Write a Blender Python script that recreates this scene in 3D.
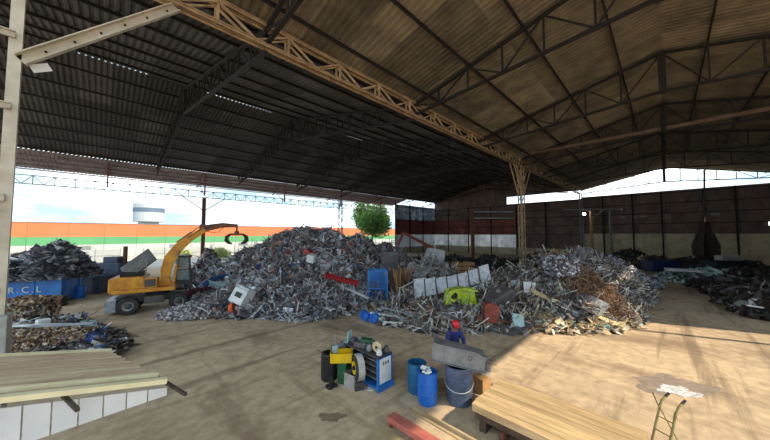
import bpy, math, random
import numpy as np
from mathutils import Vector, Matrix

# ------------------------------------------------------------------ scene, camera, light
scene = bpy.context.scene
for o in list(bpy.data.objects):
    bpy.data.objects.remove(o)
COL = scene.collection
R = math.radians
rng = random.Random(7)
CAM_H = 4.7
F_PX, HORIZON = 280.0, 234.0
Q = math.sqrt(.5)

cam_d = bpy.data.cameras.new('camera')
cam_d.sensor_width = 36
cam_d.lens = F_PX / 770 * 36
cam_d.clip_start = .05
cam_d.clip_end = 600
cam = bpy.data.objects.new('camera', cam_d)
COL.objects.link(cam)
PITCH = math.atan((HORIZON - 220) / F_PX)
cam.location = (0, 0, CAM_H)
cam.rotation_euler = (R(90) + PITCH, 0, R(-45))       # looks between +X and +Y
scene.camera = cam

scene.view_settings.view_transform = 'Standard'
scene.view_settings.look = 'None'
scene.view_settings.gamma = 1
scene.view_settings.exposure = 0.5
scene.view_settings.use_curve_mapping = False

world = bpy.data.worlds.new('sky')
scene.world = world
world.use_nodes = True
wn, wl = world.node_tree.nodes, world.node_tree.links
wn.clear()
wout = wn.new('ShaderNodeOutputWorld')
wbg = wn.new('ShaderNodeBackground')
wtc = wn.new('ShaderNodeTexCoord')
wmap = wn.new('ShaderNodeMapping')
wmap.inputs['Scale'].default_value = (1, 1, 3.2)
wno = wn.new('ShaderNodeTexNoise')
wno.inputs['Scale'].default_value = 3.4
wno.inputs['Detail'].default_value = 7
wno.inputs['Roughness'].default_value = .55
wramp = wn.new('ShaderNodeValToRGB')
wramp.color_ramp.elements[0].position = .42
wramp.color_ramp.elements[0].color = (.27, .39, .47, 1)
wramp.color_ramp.elements[1].position = .68
wramp.color_ramp.elements[1].color = (.86, .92, .96, 1)
wl.new(wtc.outputs['Generated'], wmap.inputs[0])
wl.new(wmap.outputs[0], wno.inputs['Vector'])
wl.new(wno.outputs['Fac'], wramp.inputs[0])
wl.new(wramp.outputs[0], wbg.inputs[0])
wbg.inputs[1].default_value = 2.0
wl.new(wbg.outputs[0], wout.inputs[0])

SUN_DIR = (.35, -.94, .79)       # towards the sun, low enough to reach in under the open right eave
sun_d = bpy.data.lights.new('sun', 'SUN')
sun_d.energy = 4.6
sun_d.angle = R(.6)
sun_d.color = (1.0, .83, .60)
sun = bpy.data.objects.new('sun', sun_d)
COL.objects.link(sun)
sun.location = (20, -50, 45)
sun.rotation_euler = Vector(SUN_DIR).to_track_quat('Z', 'Y').to_euler()


# ------------------------------------------------------------------ helpers
def W(s, lat, z=0.0):
    """distance ahead of the viewpoint and sideways -> place in the building's axes"""
    return Vector(((s + lat) * Q, (s - lat) * Q, z))


def PX(px, s, z=0.0):
    return W(s, (px - 385) / F_PX * (s * math.cos(PITCH) + (z - CAM_H) * math.sin(PITCH)), z)


def ray(px, py):
    u, v = (px - 385) / F_PX, (220 - py) / F_PX
    c, n = math.cos(PITCH), math.sin(PITCH)
    d = W(c - v * n, u)
    d.z = n + v * c
    return d


def G(px, py, z=0.0):
    d = ray(px, py)
    return Vector((0, 0, CAM_H)) + d * ((z - CAM_H) / d.z)


def lin(c):
    return tuple(((v / 255) / 12.92 if v <= 10 else ((v / 255 + .055) / 1.055) ** 2.4) for v in c) + (1,)


MATS = {}


def mat(name, c1, c2=None, rough=.7, metal=0.0, scale=3.0, bump=0.0, obj_rand=0.0, detail=5, c3=None,
        stretch=(1, 1, 1), contrast=(.35, .65), bump_scale=None, translucent=0.0):
    if name in MATS:
        return MATS[name]
    m = bpy.data.materials.new(name)
    m.use_nodes = True
    n, l = m.node_tree.nodes, m.node_tree.links
    b = n['Principled BSDF']
    b.inputs['Roughness'].default_value = rough
    b.inputs['Metallic'].default_value = metal
    c2 = c2 or tuple(v * .72 for v in c1)
    tc = n.new('ShaderNodeTexCoord')
    mp = n.new('ShaderNodeMapping')
    mp.inputs['Scale'].default_value = stretch
    no = n.new('ShaderNodeTexNoise')
    no.inputs['Scale'].default_value = scale
    no.inputs['Detail'].default_value = detail
    no.inputs['Roughness'].default_value = .6
    oi = n.new('ShaderNodeObjectInfo')
    ad = n.new('ShaderNodeVectorMath')
    ad.operation = 'ADD'
    ra = n.new('ShaderNodeValToRGB')
    e = ra.color_ramp.elements
    e[0].position, e[0].color = contrast[0], lin(c1)
    e[1].position, e[1].color = contrast[1], lin(c2)
    if c3:
        x = e.new(min(.98, contrast[1] + .12))
        x.color = lin(c3)
    sc = n.new('ShaderNodeVectorMath')
    sc.operation = 'SCALE'
    cb = n.new('ShaderNodeCombineXYZ')
    for i in range(3):
        l.new(oi.outputs['Random'], cb.inputs[i])
    l.new(cb.outputs[0], sc.inputs[0])
    sc.inputs['Scale'].default_value = 37.0
    l.new(tc.outputs['Object'], mp.inputs[0])
    l.new(mp.outputs[0], ad.inputs[0])
    l.new(sc.outputs[0], ad.inputs[1])
    l.new(ad.outputs[0], no.inputs['Vector'])
    l.new(no.outputs['Fac'], ra.inputs[0])
    col = ra.outputs[0]
    if obj_rand:
        hs = n.new('ShaderNodeHueSaturation')
        mr = n.new('ShaderNodeMapRange')
        mr.inputs[3].default_value = 1 - obj_rand
        mr.inputs[4].default_value = 1 + obj_rand
        l.new(oi.outputs['Random'], mr.inputs[0])
        l.new(mr.outputs[0], hs.inputs['Value'])
        l.new(col, hs.inputs['Color'])
        col = hs.outputs[0]
    l.new(col, b.inputs['Base Color'])
    if bump:
        no2 = n.new('ShaderNodeTexNoise')
        no2.inputs['Scale'].default_value = bump_scale or scale * 5
        no2.inputs['Detail'].default_value = 6
        l.new(ad.outputs[0], no2.inputs['Vector'])
        bu = n.new('ShaderNodeBump')
        bu.inputs['Strength'].default_value = bump
        bu.inputs['Distance'].default_value = .05
        l.new(no2.outputs['Fac'], bu.inputs['Height'])
        l.new(bu.outputs[0], b.inputs['Normal'])
    if translucent:
        tr = n.new('ShaderNodeBsdfTranslucent')
        mx = n.new('ShaderNodeMixShader')
        mx.inputs[0].default_value = translucent
        l.new(col, tr.inputs[0])
        l.new(b.outputs[0], mx.inputs[1])
        l.new(tr.outputs[0], mx.inputs[2])
        l.new(mx.outputs[0], n['Material Output'].inputs[0])
    MATS[name] = m
    return m


def palette_mat(name, cols, rough=.5, metal=.35):
    """each loose piece of the mesh takes one colour of the palette"""
    m = bpy.data.materials.new(name)
    m.use_nodes = True
    n, l = m.node_tree.nodes, m.node_tree.links
    b = n['Principled BSDF']
    b.inputs['Roughness'].default_value = rough
    b.inputs['Metallic'].default_value = metal
    ge = n.new('ShaderNodeNewGeometry')
    ra = n.new('ShaderNodeValToRGB')
    ra.color_ramp.interpolation = 'CONSTANT'
    e = ra.color_ramp.elements
    tot = sum(w for _, w in cols)
    acc = 0
    for i, (c, w) in enumerate(cols):
        if i < 2:
            x = e[i]
            x.position = acc / tot
        else:
            x = e.new(acc / tot)
        x.color = lin(c)
        acc += w
    no = n.new('ShaderNodeTexNoise')
    no.inputs['Scale'].default_value = 5
    tc = n.new('ShaderNodeTexCoord')
    mx = n.new('ShaderNodeMixRGB')
    mx.blend_type = 'MULTIPLY'
    mx.inputs[0].default_value = .15
    l.new(tc.outputs['Object'], no.inputs['Vector'])
    l.new(ge.outputs['Random Per Island'], ra.inputs[0])
    l.new(ra.outputs[0], mx.inputs[1])
    l.new(no.outputs['Color'], mx.inputs[2])
    l.new(mx.outputs[0], b.inputs['Base Color'])
    return m


class MB:
    def __init__(self):
        self.v, self.f = [], []

    def add(self, vs, fs):
        o = len(self.v)
        self.v += [tuple(v) for v in vs]
        self.f += [tuple(i + o for i in f) for f in fs]
        return self

    def box(self, c, s, m=None):
        x, y, z = s[0] / 2, s[1] / 2, s[2] / 2
        vs = [Vector((i * x, j * y, k * z)) for k in (-1, 1) for j in (-1, 1) for i in (-1, 1)]
        if m is not None:
            vs = [m @ v for v in vs]
        c = Vector(c)
        return self.add([v + c for v in vs],
                        [(0, 2, 3, 1), (4, 5, 7, 6), (0, 1, 5, 4), (2, 6, 7, 3), (0, 4, 6, 2), (1, 3, 7, 5)])

    def b(self, x0, x1, y0, y1, z0, z1):
        return self.box(((x0 + x1) / 2, (y0 + y1) / 2, (z0 + z1) / 2), (x1 - x0, y1 - y0, z1 - z0))

    def bar(self, p0, p1, w, h=None, up=(0, 0, 1)):
        p0, p1 = Vector(p0), Vector(p1)
        h = h or w
        d = (p1 - p0)
        L = d.length
        d.normalize()
        u = Vector(up)
        if abs(d.dot(u)) > .98:
            u = Vector((1, 0, 0))
        sdir = d.cross(u).normalized()
        u = sdir.cross(d).normalized()
        m = Matrix((d, sdir, u)).transposed()
        return self.box((p0 + p1) / 2, (L, w, h), m)

    def channel(self, p0, p1, w, h, t=.025, up=(0, 0, 1), side=1):
        """C section: web w wide plus two flanges"""
        p0, p1 = Vector(p0), Vector(p1)
        d = (p1 - p0).normalized()
        u = Vector(up)
        if abs(d.dot(u)) > .98:
            u = Vector((0, 1, 0))
        sd = d.cross(u).normalized()
        u = sd.cross(d).normalized()
        self.bar(p0, p1, t, h, u)
        for k in (-1, 1):
            o = u * (k * (h / 2 - t / 2)) + sd * (side * w / 2)
            self.bar(p0 + o, p1 + o, w, t, u)
        return self

    def tube(self, pts, r, n=8, cap=True):
        pts = [Vector(p) for p in pts]
        rs = r if isinstance(r, (list, tuple)) else [r] * len(pts)
        vs, fs = [], []
        ref = None
        for i, p in enumerate(pts):
            a = pts[max(i - 1, 0)]
            c = pts[min(i + 1, len(pts) - 1)]
            d = (c - a).normalized()
            if ref is None or abs(d.dot(ref)) > .97:
                ref = Vector((0, 0, 1)) if abs(d.z) < .9 else Vector((1, 0, 0))
            s = d.cross(ref).normalized()
            u = s.cross(d).normalized()
            ref = u
            for k in range(n):
                t = 2 * math.pi * k / n
                vs.append(p + (s * math.cos(t) + u * math.sin(t)) * rs[i])
        for i in range(len(pts) - 1):
            for k in range(n):
                k2 = (k + 1) % n
                fs.append((i * n + k, i * n + k2, (i + 1) * n + k2, (i + 1) * n + k))
        if cap:
            fs.append(tuple(range(n - 1, -1, -1)))
            fs.append(tuple((len(pts) - 1) * n + k for k in range(n)))
        return self.add(vs, fs)

    def lathe(self, prof, n=20, c=(0, 0, 0), axis='z', close=False):
        vs, fs = [], []
        for (r, h) in prof:
            for k in range(n):
                t = 2 * math.pi * k / n
                a, b2 = r * math.cos(t), r * math.sin(t)
                p = (a, b2, h) if axis == 'z' else ((a, h, b2) if axis == 'y' else (h, a, b2))
                vs.append((p[0] + c[0], p[1] + c[1], p[2] + c[2]))
        m = len(prof)
        for i in range(m - 1 + (1 if close else 0)):
            j = (i + 1) % m
            for k in range(n):
                k2 = (k + 1) % n
                fs.append((i * n + k, i * n + k2, j * n + k2, j * n + k))
        if not close:
            fs.append(tuple(range(n - 1, -1, -1)))
            fs.append(tuple((m - 1) * n + k for k in range(n)))
        return self.add(vs, fs)

    def prism(self, poly, y0, y1):
        """polygon in x,z pulled along y"""
        n = len(poly)
        vs = [(p[0], y0, p[1]) for p in poly] + [(p[0], y1, p[1]) for p in poly]
        fs = [tuple(range(n)), tuple(range(2 * n - 1, n - 1, -1))]
        fs += [(i, i + n, (i + 1) % n + n, (i + 1) % n) for i in range(n)]
        return self.add(vs, fs)

    def mesh(self, name, m, smooth=False):
        me = bpy.data.meshes.new(name)
        me.from_pydata(self.v, [], self.f)
        me.materials.append(m)
        if smooth:
            for p in me.polygons:
                p.use_smooth = True
        me.update()
        return me

    def build(self, name, m, parent=None, loc=None, rz=0, smooth=False, bevel=0):
        return link(name, self.mesh(name, m, smooth), parent, loc, rz, bevel)


def link(name, me, parent=None, loc=None, rz=0, bevel=0):
    o = bpy.data.objects.new(name, me)
    COL.objects.link(o)
    if parent is not None:
        o.parent = parent
    if loc is not None:
        o.location = loc
    if rz:
        o.rotation_euler = (0, 0, rz)
    if bevel:
        bm = o.modifiers.new('bevel', 'BEVEL')
        bm.width = bevel
        bm.segments = 2
        bm.limit_method = 'ANGLE'
    return o


def tag(o, label, cat, group=None, kind=None):
    if label:
        o['label'] = label
    if cat:
        o['category'] = cat
    if group:
        o['group'] = group
    if kind:
        o['kind'] = kind
    return o


def struct(o):
    o['kind'] = 'structure'
    return o


def thing(name, label, cat, loc=(0, 0, 0), rz=0, group=None):
    o = bpy.data.objects.new(name, None)
    COL.objects.link(o)
    o.empty_display_size = .2
    o.location = loc
    o.rotation_euler = (0, 0, rz)
    return tag(o, label, cat, group)


def copy_tree(o, parent=None):
    c = o.copy()
    COL.objects.link(c)
    c.parent = parent
    for ch in list(o.children):
        if ch.name in COL.objects:
            copy_tree(ch, c)
    return c


def heading(p0, p1):
    return math.atan2(p1.y - p0.y, p1.x - p0.x)


# ------------------------------------------------------------------ materials
M = {}
M['dark_steel'] = mat('dark_steel', (42, 38, 36), (28, 25, 24), .75, .2, 2)
M['girder'] = mat('girder_paint', (196, 168, 132), (156, 128, 98), .65, .05, 2.5, c3=(116, 84, 60))
M['pale_steel'] = mat('pale_steel', (206, 196, 178), (176, 164, 146), .55, .1, 1.6, c3=(120, 100, 80))
M['rusty'] = mat('rusty_steel', (128, 84, 60), (88, 58, 44), .8, .1, 4)
M['rust_red'] = mat('rust_red', (150, 72, 58), (108, 52, 44), .75, 0, 3)
M['red_paint'] = mat('red_paint', (178, 42, 46), (140, 34, 38), .5, 0, 3)
M['salmon'] = mat('salmon_primer', (192, 112, 100), (160, 86, 78), .7, 0, 3)
M['grey_steel'] = mat('grey_steel', (150, 148, 146), (112, 110, 110), .5, .3, 3)
M['galv'] = mat('galvanised', (168, 172, 176), (136, 140, 146), .42, .4, 4, c3=(110, 104, 98))
M['trough'] = mat('trough_sheet', (138, 138, 140), (110, 108, 110), .5, .2, 3, c3=(92, 86, 82))
M['white_paint'] = mat('white_paint', (226, 228, 228), (200, 202, 204), .5, 0, 2)
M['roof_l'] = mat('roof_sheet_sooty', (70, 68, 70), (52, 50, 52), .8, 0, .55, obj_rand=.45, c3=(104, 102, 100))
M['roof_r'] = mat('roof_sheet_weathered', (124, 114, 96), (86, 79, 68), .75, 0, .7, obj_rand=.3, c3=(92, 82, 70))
M['canopy'] = mat('canopy_sheet', (150, 138, 138), (122, 108, 108), .7, 0, .8, obj_rand=.1, translucent=.35)
M['wall_dark'] = mat('wall_sheet_dark', (122, 100, 90), (94, 76, 70), .8, 0, .6, obj_rand=.15)
M['wall_white'] = mat('wall_sheet_white', (222, 226, 230), (186, 192, 198), .6, 0, .7, obj_rand=.08, translucent=.5)
M['wall_blue'] = mat('wall_sheet_streaked', (206, 214, 224), (104, 112, 128), .6, 0, .8, stretch=(1.2, 1.2, .18),
                     obj_rand=.15, translucent=.35)
M['wall_rust'] = mat('wall_sheet_rusty', (146, 96, 84), (116, 62, 54), .7, 0, .9, stretch=(1, 1, .2), obj_rand=.2,
                     c3=(168, 160, 158), translucent=.25)
M['canopy_steel'] = mat('canopy_steel', (128, 112, 112), (100, 84, 84), .7, 0, 2)
M['concrete'] = mat('concrete', (196, 184, 156), (164, 152, 128), .9, 0, .8, bump=.3, obj_rand=.08)
M['pale_concrete'] = mat('pale_concrete', (176, 176, 174), (150, 150, 148), .9, 0, 3, bump=.3)
M['dirt_slab'] = mat('dusty_slab', (186, 166, 128), (152, 134, 102), .95, 0, 1.2, bump=.3)
M['yellow'] = mat('machine_yellow', (226, 158, 40), (186, 118, 34), .5, 0, 2, c3=(120, 78, 40))
M['boom_rust'] = mat('boom_rust', (130, 86, 62), (94, 62, 50), .7, 0, 4)
M['black'] = mat('black_plastic', (34, 34, 36), (24, 24, 26), .5, 0, 3)
M['rubber'] = mat('rubber', (58, 56, 55), (42, 40, 40), .85, 0, 4)
M['dark_glass'] = mat('dark_glass', (120, 140, 142), (90, 110, 112), .12, 0, 2)
M['cab_dark'] = mat('cab_dark', (48, 54, 52), (34, 38, 38), .5, 0, 2)
M['hood'] = mat('hood_dark', (92, 88, 86), (66, 62, 62), .6, .2, 2)
M['skip_blue'] = mat('skip_blue', (54, 128, 206), (42, 102, 174), .5, 0, 1.4, c3=(70, 62, 60))
M['blue'] = mat('drum_blue', (36, 112, 206), (26, 88, 176), .4, 0, 2.5)
M['teal_blue'] = mat('drum_teal', (30, 104, 150), (22, 80, 122), .45, 0, 2.5)
M['grey_blue'] = mat('drum_grey_blue', (88, 102, 128), (62, 72, 94), .55, 0, 2.2, c3=(104, 98, 96))
M['cab_blue'] = mat('cabinet_blue', (44, 124, 200), (34, 96, 168), .45, 0, 2)
M['crate_yellow'] = mat('crate_yellow', (236, 196, 20), (210, 168, 14), .45, 0, 3)
M['crate_grey'] = mat('crate_grey', (186, 182, 176), (150, 146, 142), .6, 0, 5)
M['green_dark'] = mat('green_box', (44, 96, 62), (32, 70, 48), .5, 0, 3)
M['lime'] = mat('lime_paint', (190, 212, 44), (150, 172, 36), .4, 0, 3)
M['cream'] = mat('cream_paint', (222, 204, 158), (190, 166, 122), .6, 0, 3)
M['awning'] = mat('awning_sheet', (196, 176, 148), (168, 140, 114), .6, 0, 1.6, stretch=(.4, 3, 1), c3=(146, 116, 94))
M['awning_edge'] = mat('awning_edge', (232, 224, 186), (212, 200, 160), .6, 0, 2)
M['panel_white'] = mat('panel_white', (208, 212, 216), (188, 192, 198), .6, 0, 1.2)
M['wood'] = mat('wood', (186, 150, 104), (146, 112, 76), .8, 0, 3, stretch=(.3, 3, 3))
M['plank'] = mat('platform_plank', (198, 172, 130), (162, 136, 100), .85, 0, 2, stretch=(3, .5, 3), obj_rand=.14, bump=.2)
M['cardboard'] = mat('cardboard', (196, 154, 104), (172, 132, 88), .9, 0, 3)
M['bale_brown'] = mat('bale_core', (86, 70, 58), (62, 50, 44), .9, 0, 4)
M['orange'] = mat('orange_plastic', (236, 104, 44), (206, 84, 36), .5, 0, 3)
M['navy'] = mat('jacket_blue', (40, 52, 120), (28, 38, 92), .8, 0, 6)
M['trouser'] = mat('trouser_dark', (38, 42, 62), (28, 32, 48), .85, 0, 6)
M['skin'] = mat('skin', (150, 102, 80), (136, 90, 70), .6, 0, 6)
M['cap_red'] = mat('cap_red', (226, 40, 56), (200, 30, 46), .5, 0, 4)
M['orange_wall'] = mat('orange_wall', (208, 116, 78), (200, 108, 70), .8, 0, .2)
M['green_wall'] = mat('green_wall', (88, 152, 108), (80, 144, 100), .8, 0, .2)
M['white_wall'] = mat('white_wall', (176, 182, 182), (160, 166, 168), .8, 0, .2)
M['grey_door'] = mat('grey_door', (124, 132, 138), (106, 114, 122), .7, 0, 1)
M['leaf'] = mat('leaf', (112, 150, 78), (78, 116, 54), .6, 0, 1.2, c3=(146, 176, 100), translucent=.4)
M['bark'] = mat('bark', (86, 70, 56), (60, 48, 40), .9, 0, 4)
M['olive'] = mat('olive_tube', (150, 142, 90), (116, 106, 66), .5, .2, 5)
M['dark_blue'] = mat('dark_blue_paint', (34, 52, 104), (24, 38, 80), .5, 0, 2)
M['dark_teal'] = mat('dark_teal_paint', (34, 44, 54), (24, 32, 42), .6, 0, 2)
M['dark_brown'] = mat('dark_brown_paint', (66, 42, 38), (44, 30, 28), .7, 0, 2)
M['pale_teal'] = mat('pale_teal', (170, 200, 204), (136, 170, 176), .55, 0, 2)
M['silver'] = mat('silver_sheet', (214, 220, 230), (176, 182, 194), .38, 0.25, 3)
M['grey_sheet'] = mat('grey_sheet', (178, 180, 186), (136, 136, 142), .45, 0.15, 3)
M['dark_sheet'] = mat('dark_sheet', (104, 100, 104), (76, 72, 76), .55, 0.12, 3)
M['white_sheet'] = mat('white_sheet', (224, 226, 226), (188, 188, 186), .5, 0, 2.5)
M['brown_sheet'] = mat('brown_sheet', (132, 96, 76), (96, 68, 56), .7, .1, 3)
M['blue_sheet'] = mat('blue_sheet', (60, 100, 170), (44, 76, 136), .5, 0, 3)

EM = bpy.data.materials.new('lamp_glow')
EM.use_nodes = True
EM.node_tree.nodes['Principled BSDF'].inputs['Emission Color'].default_value = (1, .98, .92, 1)
EM.node_tree.nodes['Principled BSDF'].inputs['Emission Strength'].default_value = 12


def floor_material():
    m = bpy.data.materials.new('dirt_floor')
    m.use_nodes = True
    n, l = m.node_tree.nodes, m.node_tree.links
    b = n['Principled BSDF']
    b.inputs['Roughness'].default_value = .92
    tc = n.new('ShaderNodeTexCoord')

    def noise(scale, detail=6, st=(1, 1, 1), rz=0):
        mp = n.new('ShaderNodeMapping')
        mp.inputs['Scale'].default_value = st
        mp.inputs['Rotation'].default_value = (0, 0, rz)
        no = n.new('ShaderNodeTexNoise')
        no.inputs['Scale'].default_value = scale
        no.inputs['Detail'].default_value = detail
        no.inputs['Roughness'].default_value = .62
        l.new(tc.outputs['Object'], mp.inputs[0])
        l.new(mp.outputs[0], no.inputs['Vector'])
        return no.outputs['Fac']

    def ramp(fac, p0, c0, p1, c1):
        r = n.new('ShaderNodeValToRGB')
        r.color_ramp.elements[0].position, r.color_ramp.elements[0].color = p0, c0
        r.color_ramp.elements[1].position, r.color_ramp.elements[1].color = p1, c1
        l.new(fac, r.inputs[0])
        return r.outputs[0]

    def mix(fac, a, c, mode='MIX'):
        x = n.new('ShaderNodeMixRGB')
        x.blend_type = mode
        if hasattr(fac, 'links'):
            l.new(fac, x.inputs[0])
        else:
            x.inputs[0].default_value = fac
        for i, v in ((1, a), (2, c)):
            if hasattr(v, 'links'):
                l.new(v, x.inputs[i])
            else:
                x.inputs[i].default_value = v
        return x.outputs[0]
    base = ramp(noise(.16), .36, lin((212, 188, 156)), .64, lin((190, 168, 140)))
    fine = ramp(noise(2.6, 9), .32, (.66, .66, .66, 1), .66, (1.1, 1.1, 1.1, 1))
    c = mix(1.0, base, fine, 'MULTIPLY')
    stain = ramp(noise(.32, 7, (1, .55, 1), .5), .50, (0, 0, 0, 1), .66, (.8, .8, .8, 1))
    c = mix(stain, c, lin((122, 100, 80)))
    track = ramp(noise(.5, 5, (.14, 2.4, 1), .35), .54, (0, 0, 0, 1), .64, (.7, .7, .7, 1))
    c = mix(track, c, lin((122, 104, 84)))
    track2 = ramp(noise(.55, 4, (2.2, .12, 1), -.3), .57, (0, 0, 0, 1), .66, (.4, .4, .4, 1))
    c = mix(track2, c, lin((130, 112, 90)))
    l.new(c, b.inputs['Base Color'])
    bu = n.new('ShaderNodeBump')
    bu.inputs['Strength'].default_value = .5
    bu.inputs['Distance'].default_value = .06
    l.new(noise(1.6, 9), bu.inputs['Height'])
    l.new(bu.outputs[0], b.inputs['Normal'])
    return m


# ------------------------------------------------------------------ the building shell
GX0, GX1 = -2.0, 68.0           # roof runs
YV, YE, YR = 11.56, 46.5, -11.6   # valley girder, left eave, right eave
XEND = 66.5
ZV, ZRL, ZRR = 13.4, 17.4, 16.05  # valley/eave height, ridge of the wide bay, ridge of the narrow bay
YRL = (YV + YE) / 2

fl = MB()
nx = 60
fl.add([(-60 + 260 * i / nx, -60 + 260 * j / nx, 0) for j in range(nx + 1) for i in range(nx + 1)],
       [(j * (nx + 1) + i, j * (nx + 1) + i + 1, (j + 1) * (nx + 1) + i + 1, (j + 1) * (nx + 1) + i)
        for j in range(nx) for i in range(nx)])
struct(fl.build('floor', floor_material()))
struct(MB().b(-60, 100, 50, 82, .0, .03).build('floor', mat('outside_paving', (178, 174, 164), (156, 152, 144), .9, 0, .4)))


def corrugated(width, length, pitch, depth, m, name, thick=.012, edge='x'):
    """sheet in local x (across ribs), y (along ribs); ribs stand in z"""
    prof = []
    n = max(1, round(width / pitch))
    p = width / n
    for i in range(n):
        x = i * p
        prof += [(x, 0), (x + .32 * p, 0), (x + .5 * p, depth), (x + .82 * p, depth)]
    prof.append((width, 0))
    k = len(prof)
    vs, fs = [], []
    for z in (0, thick):
        for y in (0, length):
            vs += [(a, y, h + z) for a, h in prof]
    for i in range(k - 1):
        fs.append((i, i + k, i + k + 1, i + 1))
        fs.append((i + 2 * k, i + 2 * k + 1, i + 3 * k + 1, i + 3 * k))
        fs.append((i, i + 1, i + 2 * k + 1, i + 2 * k))
        fs.append((i + k, i + 3 * k, i + 3 * k + 1, i + k + 1))
    return MB().add(vs, fs).mesh(name, m)


def slope_sheets(parent, y0, z0, y1, z1, x0, x1, courses, m, w=2.0, lift=.1):
    """lays sheets from (y0,z0) up to (y1,z1) side by side along x"""
    L = math.hypot(y1 - y0, z1 - z0)
    ang = math.atan2(z1 - z0, y1 - y0)
    seg = L / courses
    me = corrugated(w, seg + .12, .33, .075, m, 'roof_sheet')
    for i in range(int(round((x1 - x0) / w))):
        for c in range(courses):
            o = link('roof_sheet', me, parent)
            dy, dz = math.cos(ang), math.sin(ang)
            o.location = (x0 + i * w, y0 + dy * seg * c, z0 + dz * seg * c + lift + .014 * c)
            if dy < 0:
                o.rotation_euler = (-(math.pi - ang) if False else 0, 0, 0)
            # frame: local x -> world x (or -x), y -> up the slope
            yv = Vector((0, dy, dz))
            xv = Vector((1, 0, 0)) if dy > 0 else Vector((-1, 0, 0))
            zv = xv.cross(yv)
            o.matrix_basis = Matrix.Translation(Vector(o.location) + (Vector((w, 0, 0)) if dy < 0 else Vector((0, 0, 0)))) @ \
                Matrix((xv, yv, zv)).transposed().to_4x4()
            j = rng.uniform(-.006, .006)
            o.location.z += j


def purlins(parent, y0, z0, y1, z1, n, m, gx0=-2.0):
    for i in range(n):
        t = (i + .35) / n
        y, z = y0 + (y1 - y0) * t, z0 + (z1 - z0) * t
        MB().channel((gx0, y, z), (GX1, y, z), .06, .16, .02).build('purlin', m, parent)


def empty_struct(name):
    o = bpy.data.objects.new(name, None)
    COL.objects.link(o)
    return struct(o)


roof_a = empty_struct('ceiling')
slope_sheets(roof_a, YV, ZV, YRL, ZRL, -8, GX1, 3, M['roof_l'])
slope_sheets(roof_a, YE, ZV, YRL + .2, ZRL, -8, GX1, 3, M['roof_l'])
purlins(roof_a, YV, ZV, YRL, ZRL, 7, M['dark_steel'], -8)
purlins(roof_a, YE, ZV, YRL, ZRL, 7, M['dark_steel'], -8)
for i in range(-3, 35):
    if i in (0, 1, 4, 5, 6, 12, 13):
        continue
    MB().prism([(-.35, -.03), (0, .1), (.35, -.03), (.35, -.01), (0, .12), (-.35, -.01)], 0, 2).build(
        'ridge_cap', M['roof_l'], roof_a, (GX0 + i * 2 + 2, YRL + .04, ZRL + .14), R(90))
roof_b = empty_struct('ceiling.001')
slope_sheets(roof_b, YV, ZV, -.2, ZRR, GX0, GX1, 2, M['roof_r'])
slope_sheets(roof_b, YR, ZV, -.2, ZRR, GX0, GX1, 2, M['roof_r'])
purlins(roof_b, YV, ZV, -.2, ZRR, 4, M['dark_steel'])
purlins(roof_b, YR, ZV, -.2, ZRR, 4, M['dark_steel'])
for i in range(35):
    MB().prism([(-.35, -.03), (0, .1), (.35, -.03), (.35, -.01), (0, .12), (-.35, -.01)], 0, 2).build(
        'ridge_cap', M['roof_r'], roof_b, (GX0 + i * 2 + 2, -.2, ZRR + .12), R(90))

# canopy beyond the left eave
can = thing('eave_canopy', 'mauve grey sheet canopy running along the outside of the open eave', 'canopy', (0, 0, 0))
L = math.hypot(5.0, 1.2)
me = corrugated(2.0, L, .33, .04, M['canopy'], 'canopy_sheet')
for i in range(32):
    o = link('canopy_sheet', me, can)
    yv = Vector((0, 5.0, -1.2)).normalized()
    xv = Vector((1, 0, 0))
    o.matrix_basis = Matrix.Translation((-10 + i * 2.0, YE - .4, ZV + .02)) @ \
        Matrix((xv, yv, xv.cross(yv))).transposed().to_4x4()
for t in (.2, .45, .7, .95):
    MB().bar((-10, YE + 5 * t, ZV - .13 - 1.2 * t), (54, YE + 5 * t, ZV - .13 - 1.2 * t), .08, .14).build(
        'purlin', M['canopy_steel'], can)
for x in (0.0, 9.9, 21.8, 33.7, 45):
    MB().bar((x, YE - .1, ZV - .3), (x, YE + 4.9, ZV - 1.45), .12, .2).build('rafter', M['canopy_steel'], can)
    MB().bar((x, YE, 10.2), (x, YE + 3.4, ZV - 1.1), .07, .07).build('strut', M['grey_steel'], can)
    MB().bar((x + .02, YE - .1, 10.3), (x + .02, YE - .1, ZV - .2), .3, .14).build('bracket', M['rust_red'], can)


# trusses ------------------------------------------------------------------
def truss(name, label, group, ya, yb, yc, zt, zr, zb, zbr, npan, m, king=.16):
    """pitched lattice truss across y; origin at x of the frame"""
    t = thing(name, label, 'truss', (0, 0, 0), 0, group)
    for y0, y1 in ((ya, yc), (yb, yc)):
        MB().bar((0, y0, zt - .14), (0, y1, zr - .14), .16, .14).build('top_chord', m, t)
        MB().bar((0, y0, zb), (0, y1, zbr), .16, .14).build('bottom_chord', m, t)
        pts = []
        for i in range(npan + 1):
            k = i / npan
            pts.append((y0 + (y1 - y0) * k, zt - .14 + (zr - zt) * k, zb + (zbr - zb) * k))
        for i in range(1, npan):
            y, a, b2 = pts[i]
            MB().bar((0, y, b2), (0, y, a), .09, .08).build('web_bar', m, t)
        for i in range(npan):
            p, q = pts[i], pts[i + 1]
            if i % 2 == 0:
                MB().bar((0, p[0], p[1]), (0, q[0], q[2]), .08, .07).build('web_bar', m, t)
            else:
                MB().bar((0, p[0], p[2]), (0, q[0], q[1]), .08, .07).build('web_bar', m, t)
    MB().bar((0, yc, zbr - .1), (0, yc, zr - .1), king, king).build('king_post', m, t)
    return t


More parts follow.
